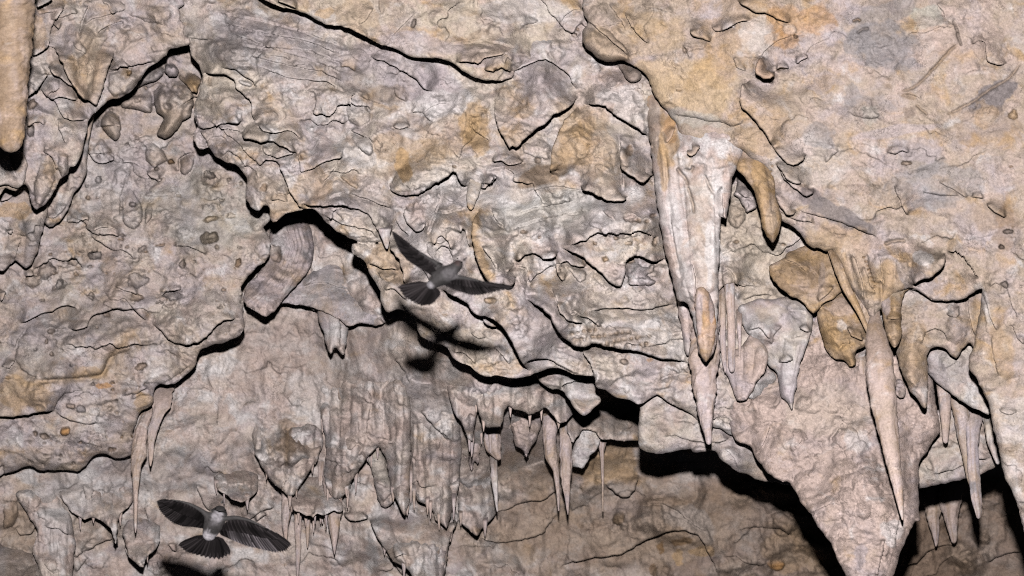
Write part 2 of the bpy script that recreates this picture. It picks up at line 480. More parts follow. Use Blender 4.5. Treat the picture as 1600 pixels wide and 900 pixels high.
def slab(name, poly, depth, R=14, kind='rough', mix={}, feats=(), seed=0, thick=.3, rag=1.6, amp=1.0, edge_h=1.0,
         mat=None, cell=None, inflate=None, closed=False, parent=None, tags=None, holes=0):
    """A rock mass with a traced outline. depth: metres, number / control points / function. The front is sculpted, the rim rolls back
    over R pixels, sides run back `thick` metres (closed=True: the back is rounded too)."""
    q = resample(poly, 5, rag, True, seed)
    x0, y0 = q.min(0) - 4; x1, y1 = q.max(0) + 4
    g = Grid(axis(x0, x1, cell=cell), axis(y0, y1, -14, 914, cell=cell))
    U, V = g.U, g.V
    reach = (inflate or R) + 12
    D, _, _ = poly_dist(g, q, reach, True)
    ins = inside(g, q)
    D = np.clip(np.minimum(D, reach), 0, reach)
    sd = np.where(ins, D, -D)
    D = np.where(ins, D, 0)
    if isinstance(depth, (int, float)): Z = np.full(U.shape, float(depth))
    elif callable(depth): Z = depth(U, V)
    else: Z = tps(depth)(U, V)
    H = detail(U, V, kind, seed * 3 + 1, amp)
    if closed: H = H * np.clip(D / 16, 0, 1)
    C = base_colour(U, V, mix, seed)
    if kind == 'rough' and holes:               # solution pits, stained inside
        for sc, th, a in ((19, .72, 11), (11, .8, 6)):
            f1, f2, rid = worley(U / sc + .25 * fbm(U / 9, V / 9, 2, seed), V / (sc * .8) + .25 * fbm(U / 8, V / 9, 2, seed + 1), int(sc) + seed)
            pm = (1 - sstep(.07, .21, f1)) * (rid > th + .2 * (1 - holes)) * sstep(-.15, .1, fbm(U / 120, V / 100, 2, seed + 41))
            H = H - a * pm
            pc = (.75 * np.clip(pm * 1.3, 0, 1) * (.4 + .6 * np.modf(rid * 37)[0]))[..., None]; C = C * (1 - pc) + np.where((np.modf(rid * 91)[0] > .6)[..., None], BROWN, DARK) * pc
    W = .22 * sstep(.16, .4, fbm(U / 85, V / 75, 3, seed + 63)) * sstep(.05, .4, fbm(U / 8, V / 8, 3, seed + 64))
    apply_feats(g, H, C, W, feats, seed)
    roll = R * edge_h * (1 - np.sqrt(np.clip(1 - (1 - np.clip(D / R, 0, 1)) ** 2, 0, 1)))
    H = H - roll
    if inflate: H = H + inflate * np.sqrt(np.clip(1 - (1 - np.clip(D / inflate, 0, 1)) ** 2, 0, 1))
    # undercut: lips reach outwards over their own drop, the foot draws in
    Hs = box(H, max(2, int(round(5 / (cell or CELL)))))
    hy, hx = np.gradient(Hs, g.ys, g.xs)
    hl = np.hypot(hx, hy) + .15
    und = np.clip(.13 * (H - Hs), -3.6, 3.6) * sstep(2, 12, D)
    UX = -hx / hl * und; UY = -hy / hl * und
    # keep quads that touch the inside, pull their outer corners onto the outline
    vin = ins
    qk = vin[:-1, :-1] | vin[1:, :-1] | vin[:-1, 1:] | vin[1:, 1:]
    Us, Vs = U + UX, V + UY
    gy, gx = np.gradient(sd, g.ys, g.xs)
    gl = np.hypot(gx, gy) + 1e-6
    out = ~vin & (D < 8)
    Us[out] -= (sd * gx / gl / np.maximum(gl, .6))[out]; Vs[out] -= (sd * gy / gl / np.maximum(gl, .6))[out]
    nx = U.shape[1]
    jj, ii = np.nonzero(qk)
    quads = np.stack([jj * nx + ii, (jj + 1) * nx + ii, (jj + 1) * nx + ii + 1, jj * nx + ii + 1], 1)
    Zf = Z - H * Z / F
    used, inv = np.unique(quads, return_inverse=True); quads = inv.reshape(quads.shape)
    uu, vv, zz = Us.ravel()[used], Vs.ravel()[used], Zf.ravel()[used]
    hh = (H * Z / F).ravel()[used]
    co = to_world(uu, vv, zz)
    col = C.reshape(-1, 3)[used]; wet = W.ravel()[used]
    n = len(co)
    # boundary edges
    e = np.concatenate([quads[:, [0, 1]], quads[:, [1, 2]], quads[:, [2, 3]], quads[:, [3, 0]]])
    key = np.sort(e, 1); key = key[:, 0] * n + key[:, 1]
    uq, idx, cnt = np.unique(key, return_index=True, return_counts=True)
    be = e[idx[cnt == 1]]
    if closed:
        z2 = Z.ravel()[used] + np.maximum(hh, 0) * .8
        co2 = to_world(uu, vv, z2 + .002)
        co = np.vstack([co, co2]); col = np.vstack([col, col]); wet = np.r_[wet, wet]
        quads = np.vstack([quads, quads[:, ::-1] + n, np.stack([be[:, 1], be[:, 0], be[:, 0] + n, be[:, 1] + n], 1)])
    else:
        bv = np.unique(be); m = np.full(n, -1); m[bv] = np.arange(len(bv))
        rings = []
        for k, (dz, sh) in enumerate(((.12, .0), (.5, 2.0), (1.0, 5.0))):
            # drift inwards a little on the way back
            gu = (gx / gl).ravel()[used][bv]; gv = (gy / gl).ravel()[used][bv]
            rings.append(to_world(uu[bv] + gu * sh, vv[bv] + gv * sh, zz[bv] + thick * dz))
        base = n; prev = None
        for k, r in enumerate(rings):
            co = np.vstack([co, r]); col = np.vstack([col, col[bv]]); wet = np.r_[wet, wet[bv] * 0]
            a = be if prev is None else m[be] + prev
            b = m[be] + base
            quads = np.vstack([quads, np.stack([a[:, 1], a[:, 0], b[:, 0], b[:, 1]], 1)])
            prev = base; base += len(bv)
    origin = None
    if parent is not None or tags and tags.get('cat'):
        k = np.argmin(vv); origin = co[:n].mean(0) * .3 + co[k] * .7
        co = co - origin
    me = make_mesh(name, co, quads, col, wet, mat or ROCK)
    o = add_obj(name, me, parent, None if origin is None else Vector(origin))
    if tags: tag(o, **tags)
    return o

def stalactite(name, rows, z, label=None, mix={}, seed=0, group=None, tint=(), mat=None, zt=None, parent=None, root=.10, flat=.85, rough=1.5, cat='stalactite',
               wet=0.0, step=1.5, na=40, flutes=0.0):
    """a round tapering body from traced rows (y, left, right), hung at depth z (root) .. zt (tip)"""
    r = np.array(rows, float)
    y0, y1 = r[0, 0], r[-1, 0]
    n = max(8, int((y1 - y0) / step))
    ys = np.linspace(y0, y1, n)
    def sm(v):
        k = np.array([.25, .5, .25])
        for _ in range(max(1, int(6 / step))):
            v2 = v.copy(); v2[1:-1] = np.convolve(v, k, 'valid'); v = v2
        return v
    xl = sm(np.interp(ys, r[:, 0], r[:, 1])); xr = sm(np.interp(ys, r[:, 0], r[:, 2]))
    c = (xl + xr) / 2; w = np.maximum((xr - xl) / 2, .5)
    c = c + np.minimum(w * .12, 1.6) * fbm(ys / 22, ys * 0 + seed * 3.1, 3, 5)
    th = np.linspace(0, 2 * np.pi, na, endpoint=False)
    T, Y = np.meshgrid(th, ys)
    Cc = c[:, None]; Ww = w[:, None]
    cx, sx = np.cos(T), np.sin(T)
    px = Cc + Ww * cx
    nz = fbm(cx * 1.2 + Y / 26, sx * 1.2 + seed * 2.7 + Y / 60, 4, 11, .6) * .24 + fbm(cx * 2.2 + seed, Y / 9 + sx * 2, 3, 13) * .07
    nz = nz + .10 * ridged(T * 1.6 / np.pi * 2 + seed, Y / 60 + seed, 2, 7) * (.5 + fbm(Y / 40, cx * .6 + seed, 2, 8)) * np.abs(np.sin(T / 2)) + flutes * np.cos(T * 5 + 3 * fbm(Y / 70, cx * .5 + seed, 2, 3))
    ring = .06 * fbm(Y / 6 + .4 * cx, Y * 0 + seed, 2, 17) + .05 * fbm(Y / 17, cx * .5 + seed, 2, 19)
    f = 1 + (nz + ring) * rough * np.clip(Ww / 10, .35, 1)
    px = Cc + Ww * cx * f
    zc = z if zt is None else z + (zt - z) * (Y - y0) / (y1 - y0)
    zc = zc + root * np.clip(1 - (Y - y0) / (y1 - y0) / .32, 0, 1) ** 1.6
    PZ = zc - Ww * sx * f * flat * zc / F
    # round the two ends off
    co = to_world(px, Y + 0 * px, PZ).reshape(-1, 3)
    i, j = np.meshgrid(np.arange(n - 1), np.arange(na), indexing='ij')
    a = i * na + j; b = i * na + (j + 1) % na
    quads = np.stack([a, a + na, b + na, b], -1).reshape(-1, 4)
    # caps
    top = to_world(np.array([c[0]]), np.array([ys[0] - 2]), np.array([z + root]))
    zb = z if zt is None else zt
    bot = to_world(np.array([c[-1]]), np.array([ys[-1] + min(3, w[-1] * .8)]), np.array([zb]))
    k = len(co); co = np.vstack([co, top, bot])
    jj = np.arange(0, na, 2)
    cap = np.stack([jj, (jj + 1) % na, (jj + 2) % na, np.full(len(jj), k)], 1)
    cap2 = np.stack([(jj + 2) % na, (jj + 1) % na, jj, np.full(len(jj), k + 1) - (n - 1) * na], 1) + (n - 1) * na
    quads = np.vstack([quads, cap, cap2])
    UU = px.ravel(); VV = (Y + sx * 6).ravel() + seed * 40
    C = base_colour(UU, VV, mix, seed)
    st = fbm(np.cos(T) * 2.2 + seed, np.sin(T) * 2.2 + Y / 150, 4, 51, .65).ravel()
    C = C * (1 + .35 * st)[:, None]
    ms = (sstep(.08, .35, fbm(np.cos(T) * 1.7 - seed, np.sin(T) * 1.7 + Y / 110, 3, 53)).ravel() * .55)[:, None]
    C = C * (1 - ms) + UMBER * ms
    for (ya, yb, col, s) in tint:
        m = (sstep(ya - 12, ya + 12, Y.ravel() + 14 * fbm(UU / 9, VV / 22, 3, 23)) * sstep(yb + 12, yb - 12, Y.ravel() + 14 * fbm(UU / 9, VV / 22, 3, 27)) * s)[:, None]
        C = C * (1 - m) + np.array(col) * m * (1 + .25 * fbm(UU / 5, VV / 12, 3, 29)[:, None])
    C = np.vstack([C, C[:1], C[-1:]])
    org = co[k] .copy()
    me = make_mesh(name, co - org, quads, C, np.full(len(co), wet), mat or SMOOTH)
    o = add_obj(name, me, parent, Vector(org))
    if parent is None: tag(o, label, cat, group)
    return o

def drips(parent, z, lst):
    """short thin drips along a curtain's hem: parts of that curtain"""
    for k, (x, y0, y1, w) in enumerate(lst):
        stalactite('drip', [(y0 - 14, x - w, x + w), (y0, x - w * .8, x + w * .8), ((y0 + y1) / 2, x - w * .45, x + w * .5), (y1 - 2, x - .7, x + .9), (y1, x - .4, x + .5)], z, None, dict(base=PINK, lilac=.5, tan=.3, pink=.3, white=.2, ochre=.05, umber=.04, grey=.05), 200 + k, parent=parent, na=14, step=2)

# =================================================================== THE CAVE: rock masses from the deepest to the nearest
MIX_BACK = dict(base=srgb(204, 190, 180), lilac=.42, tan=.25, pink=.45, white=.35, ochre=.08, umber=.04, grey=.03)
MIX_LEFT = dict(base=srgb(196, 184, 172), lilac=.6, tan=.4, pink=.3, white=.2, ochre=.14, umber=.03, grey=.07)
MIX_MID = dict(base=srgb(206, 193, 180), lilac=.5, tan=.3, pink=.25, white=.3, ochre=.2, umber=.05, grey=.05)
MIX_TOP = dict(base=CREAM, lilac=.3, tan=.3, pink=.35, white=.2, ochre=.2, umber=.04, grey=.04)
MIX_RIGHT = dict(base=srgb(172, 156, 141), lilac=.38, tan=.28, pink=.36, white=.14, ochre=.24, umber=.03, grey=.04)
MIX_PALE = dict(base=srgb(190, 180, 170), lilac=.5, tan=.2, pink=.3, white=.35, ochre=.05, umber=.01, grey=.02)
MIX_DRIP = dict(base=PINK, lilac=.5, tan=.35, pink=.3, white=.15, ochre=.06, umber=.04, grey=.06)
MIX_OCHRE = dict(base=srgb(166, 138, 104), lilac=.12, tan=.4, pink=.25, white=.03, ochre=.3, umber=.4, grey=.05)
MIX_CONE = dict(base=PINK, lilac=.36, tan=.25, pink=.5, white=.16, ochre=.12, umber=.03, grey=.02)

# ---------------------------------------------------------------- back wall with its flowstone curtains
back_depth = [(450, 380, 5.1), (550, 450, 4.98), (650, 560, 4.78), (300, 600, 4.98), (500, 600, 5.1), (100, 820, 5.15), (100, 740, 5.02), (400, 800, 5.25),
              (600, 800, 5.2), (700, 850, 5.2), (800, 620, 4.8), (760, 600, 4.68), (900, 680, 5.15), (780, 760, 5.45), (850, 850, 5.45), (1000, 750, 5.4), (1100, 830, 5.45),
              (1300, 850, 5.5), (1500, 850, 5.5), (1700, 800, 5.5), (-200, 900, 5.1), (960, 640, 5.2), (1060, 700, 5.35), (1600, 700, 5.4)]
back_feats = [
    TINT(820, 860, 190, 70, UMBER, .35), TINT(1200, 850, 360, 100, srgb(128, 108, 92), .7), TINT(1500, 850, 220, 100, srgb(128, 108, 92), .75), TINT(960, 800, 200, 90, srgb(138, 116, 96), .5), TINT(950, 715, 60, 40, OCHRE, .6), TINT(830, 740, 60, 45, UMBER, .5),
    TINT(1040, 840, 120, 40, TAN, .4), TINT(560, 690, 90, 60, PINK, .4), TINT(500, 560, 120, 60, DUST, .35), TINT(470, 690, 40, 20, UMBER, .4), TINT(420, 560, 50, 80, PINK, .4),
    TINT(90, 820, 90, 60, TAN, .4), TINT(30, 830, 40, 40, UMBER, .5), TINT(220, 740, 140, 40, GREY, .35), TINT(690, 600, 40, 50, UMBER, .25), TINT(650, 640, 70, 60, WHITE, .3),
    TINT(1080, 815, 50, 22, WHITE, .25, 25), TINT(1250, 860, 60, 40, OCHRE, .35), TINT(490, 620, 40, 40, WHITE, .35, 30), TINT(120, 770, 60, 40, WHITE, .3),
    TINT(450, 690, 14, 40, UMBER, .5),
    E([(435, 475), (450, 474), (462, 476), (475, 477), (490, 483), (497, 483)], 34, 60), E([(544, 510), (560, 506), (575, 505), (587, 509), (604, 502)], 40, 70),
    BUMP(470, 415, 120, 70, 60), BUMP(560, 470, 60, 50, 25),
    # left drapes
    E([(128, 755), (135, 790), (140, 800)], 14, 24), E([(20, 822), (32, 838), (50, 835), (58, 815)], 18, 20), LOBE([(5, 790), (25, 778), (30, 800), (22, 822), (5, 828)], 12, 10, (UMBER, .6)),
    E([(130, 812), (140, 808), (150, 808), (162, 815), (172, 824), (180, 822)], 22, 24), E([(182, 815), (186, 805), (192, 798), (200, 790)], 16, 20), RIDGE([(178, 812), (180, 835), (180, 848)], 5, 2.5, 1.1),
    E([(110, 868), (120, 872), (128, 862), (142, 860), (150, 852), (165, 845), (180, 842)], 18, 30), E([(193, 850), (200, 870), (215, 880), (224, 885), (228, 870), (240, 862)], 35, 30),
    E([(70, 808), (84, 822), (82, 850), (90, 880)], 18, 30), E([(225, 790), (235, 830), (245, 850), (247, 900)], 16, 34), E([(262, 850), (270, 860), (276, 862)], 25, 14),
    RIDGE([(60, 760), (75, 800), (95, 830), (110, 880), (115, 920)], 22, 14, .7, (WHITE, .25)), RIDGE([(120, 770), (112, 800), (98, 840)], 14, 9, .7), RIDGE([(180, 800), (165, 830), (140, 850)], 9, 6, .6),
    BUMP(45, 870, 26, 24, 20), E([(15, 880), (30, 868), (50, 866), (62, 880)], 10, 20), E([(120, 895), (130, 880), (140, 870)], 16, 20),
    BUMP(340, 770, 26, 20, 14), E([(352, 770), (365, 782), (380, 785), (392, 775), (400, 765)], 18, 30), E([(305, 755), (318, 790), (330, 800)], 16, 22),
    # carrot shaped bulb and its neighbours
    BUMP(450, 705, 52, 62, 52), E([(396, 698), (405, 720), (415, 738), (427, 755), (440, 764)], 44, 60, 8), E([(460, 772), (475, 750), (487, 732), (497, 716), (503, 690)], 52, 60, 8),
    GROOVE([(450, 665), (448, 700), (447, 735)], 4, 8, (UMBER, .6)), BUMP(430, 740, 14, 14, 12), BUMP(462, 715, 16, 18, 12), BUMP(440, 690, 18, 14, 10),
    E([(400, 815), (412, 806), (418, 803)], 22, 20), E([(380, 830), (392, 812), (402, 802), (418, 796), (432, 790)], 16, 30),
    # big curtain in the middle
    E([(507, 736), (510, 755), (515, 769), (525, 781), (532, 776), (541, 770), (550, 748), (562, 732), (572, 715), (585, 699), (592, 696), (603, 702)], 64, 70, 8), BUMP(545, 700, 40, 60, 34), BUMP(526, 742, 18, 30, 16),
    RIDGE([(610, 640), (618, 700), (628, 760)], 20, 12, .8), RIDGE([(560, 620), (552, 690), (535, 750)], 26, 14, .5), RIDGE([(612, 590), (618, 640), (617, 680)], 7, 4, .9),
    E([(645, 760), (649, 772), (655, 783), (665, 788), (672, 790), (677, 800), (682, 812), (692, 816), (697, 826), (702, 810), (708, 790), (713, 770), (716, 758), (719, 735)], 70, 80, 8),
    BUMP(680, 720, 42, 80, 36), BUMP(695, 780, 14, 34, 22), E([(655, 640), (668, 655), (682, 670), (690, 680)], 14, 20), E([(645, 770), (644, 740), (641, 700)], 12, 16),
    LOBE([(640, 660), (660, 640), (690, 650), (706, 680), (705, 700), (690, 690), (670, 675)], 8, 14),
    E([(536, 801), (547, 813), (556, 816), (565, 812), (577, 807)], 42, 30), E([(577, 810), (587, 832), (600, 855), (615, 877), (635, 886), (646, 902)], 40, 60, 6),
    E([(602, 868), (612, 878), (622, 888), (628, 900)], 20, 20), RIDGE([(592, 805), (605, 840), (628, 880)], 14, 10, .5), LOBE([(612, 850), (625, 855), (634, 880), (618, 876)], 9, 6, (WHITE, .3)),
    E([(692, 905), (695, 880), (697, 860), (701, 843), (708, 826), (716, 812)], 90, 90, 6), E([(714, 812), (722, 818), (735, 830), (745, 838), (752, 828), (762, 816), (774, 804)], 40, 60, 8), BUMP(745, 780, 34, 50, 34),
    RIDGE([(650, 720), (660, 760), (668, 785)], 10, 5, .8), RIDGE([(640, 690), (643, 740), (645, 790)], 5, 3, 1.0), E([(537, 795), (541, 800), (546, 795)], 12, 12), RIDGE([(570, 740), (567, 775)], 8, 5, .6),
    BUMP(640, 600, 30, 40, 16), E([(615, 560), (632, 580), (640, 600)], 8, 20), BUMP(585, 590, 16, 16, 10), BUMP(530, 650, 14, 20, 9), BUMP(508, 645, 12, 22, 10),
    E([(505, 640), (512, 668), (518, 690)], 8, 14), E([(600, 610), (606, 630), (620, 640)], 8, 14),
    # upper middle
    BUMP(752, 610, 26, 16, 30, 0, (LILAC, .5)), E([(742, 628), (755, 622), (772, 620), (780, 610)], 18, 22), RIDGE([(725, 610), (732, 650), (735, 690)], 18, 8, .8, (LILAC, .3)), RIDGE([(700, 600), (712, 650), (716, 700)], 12, 6, .6),
    E([(788, 636), (795, 628), (803, 640), (810, 648), (815, 640)], 20, 20), E([(822, 625), (838, 622), (846, 612)], 14, 16), BUMP(860, 640, 20, 22, 22), E([(843, 645), (850, 633), (865, 630), (873, 622)], 18, 22),
    BUMP(945, 660, 44, 20, 30, 0, (TAN, .3)), E([(930, 683), (950, 682), (975, 690), (998, 686)], 16, 22), RIDGE([(925, 650), (936, 680), (940, 700)], 14, 5, .8), RIDGE([(965, 670), (950, 685), (942, 700)], 10, 4, .8),
    # brown wall low in the picture
    E([(744, 838), (760, 845), (780, 849), (800, 847), (830, 840), (848, 835), (862, 815), (872, 802)], 22, 40, 6, (TAN, .4)), E([(770, 803), (795, 795), (815, 785), (830, 783), (850, 782), (865, 770), (878, 765)], 20, 30),
    E([(945, 756), (955, 765), (965, 775), (975, 778), (985, 776), (992, 762), (1000, 742)], 26, 36, 6, (DUST, .4)), LOBE([(957, 805), (966, 797), (978, 802), (976, 815), (966, 823), (956, 817)], 7, 5, (UMBER, .9)),
    E([(870, 890), (890, 880), (930, 871), (970, 867), (985, 858), (1000, 849), (1025, 838), (1040, 830), (1065, 828), (1085, 833), (1095, 842), (1105, 860), (1115, 880), (1121, 902)], 26, 44, 6),
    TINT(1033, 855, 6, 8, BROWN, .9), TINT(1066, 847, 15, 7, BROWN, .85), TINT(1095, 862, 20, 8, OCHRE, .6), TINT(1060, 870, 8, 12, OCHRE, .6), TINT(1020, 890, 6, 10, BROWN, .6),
    E([(1130, 872), (1150, 868), (1165, 880), (1185, 885), (1200, 880)], 14, 30), E([(1405, 884), (1432, 880), (1445, 868), (1455, 858), (1470, 853), (1500, 850)], 24, 40), BUMP(1495, 872, 22, 12, 14), BUMP(1530, 830, 16, 30, 14),
    LOBE([(1196, 880), (1206, 872), (1220, 874), (1229, 882), (1222, 892), (1212, 893), (1203, 889)], 8, 5, (ORANGE, .8)), E([(1150, 830), (1180, 824), (1215, 826), (1240, 838)], 14, 26), E([(1540, 880), (1570, 866), (1600, 862)], 14, 24),
    E([(1000, 790), (1030, 785), (1060, 800), (1090, 826), (1110, 833)], 12, 26), E([(893, 800), (905, 792), (922, 792)], 10, 16), E([(1230, 800), (1245, 815), (1270, 822)], 10, 26),
]
_r = random.Random(4)
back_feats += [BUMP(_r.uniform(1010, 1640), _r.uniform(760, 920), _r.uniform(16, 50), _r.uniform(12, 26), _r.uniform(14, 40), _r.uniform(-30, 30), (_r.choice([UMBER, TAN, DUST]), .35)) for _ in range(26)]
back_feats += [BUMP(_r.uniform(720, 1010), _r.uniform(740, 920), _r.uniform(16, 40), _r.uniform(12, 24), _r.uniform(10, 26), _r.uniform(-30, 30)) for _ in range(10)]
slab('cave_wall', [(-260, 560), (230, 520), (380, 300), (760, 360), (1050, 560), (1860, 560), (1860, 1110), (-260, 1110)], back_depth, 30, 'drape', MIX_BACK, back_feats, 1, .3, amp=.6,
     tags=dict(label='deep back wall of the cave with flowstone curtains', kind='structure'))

slab('rock_fold', [(424, 352), (448, 338), (476, 342), (487, 358), (491, 385), (487, 415), (474, 435), (458, 452), (442, 468), (433, 481), (424, 489), (416, 497), (400, 487), (386, 479), (378, 466), (384, 448), (402, 430), (414, 405)],
     [(430, 340, 4.93), (480, 360, 4.92), (400, 480, 4.75), (460, 450, 4.82)], 16, 'smooth', dict(base=PINK, lilac=.6, tan=.3, pink=.2, white=.2, ochre=.03, umber=.02, grey=.2),
     [RIDGE([(450 + k * 7, 345), (462 + k * 6, 385), (450 + k * 6, 420), (420 + k * 7, 460), (398 + k * 8, 478)], 5, 4, 1.1) for k in range(-3, 4)] + [PIT(430, 395, 10, 14, 10, 0, (UMBER, .5))],
     2, .25, tags=dict(label='grey fluted fold of rock in the hollow under the arch', kind='structure'))

slab('rock_shelf', [(440, 330), (600, 345), (640, 400), (640, 485), (604, 503), (587, 509), (575, 505), (560, 506), (546, 511), (530, 500), (515, 490), (497, 484), (490, 482), (475, 477), (462, 476), (450, 474), (436, 475), (424, 470), (415, 400)],
     [(440, 340, 5.08), (620, 380, 5.0), (520, 420, 4.97), (430, 470, 4.9), (500, 480, 4.88), (620, 490, 4.82)], 10, 'smooth', dict(base=srgb(168, 161, 160), lilac=.6, tan=.25, pink=.15, white=.15, ochre=.05, umber=.03, grey=.25), [TINT(590, 460, 30, 30, TAN, .3), E([(470, 450), (500, 440), (540, 452), (580, 448)], 8, 24)], 22, .25, amp=.6,
     tags=dict(label='broad smooth grey shelf roofing the hollow under the arch', kind='structure'))

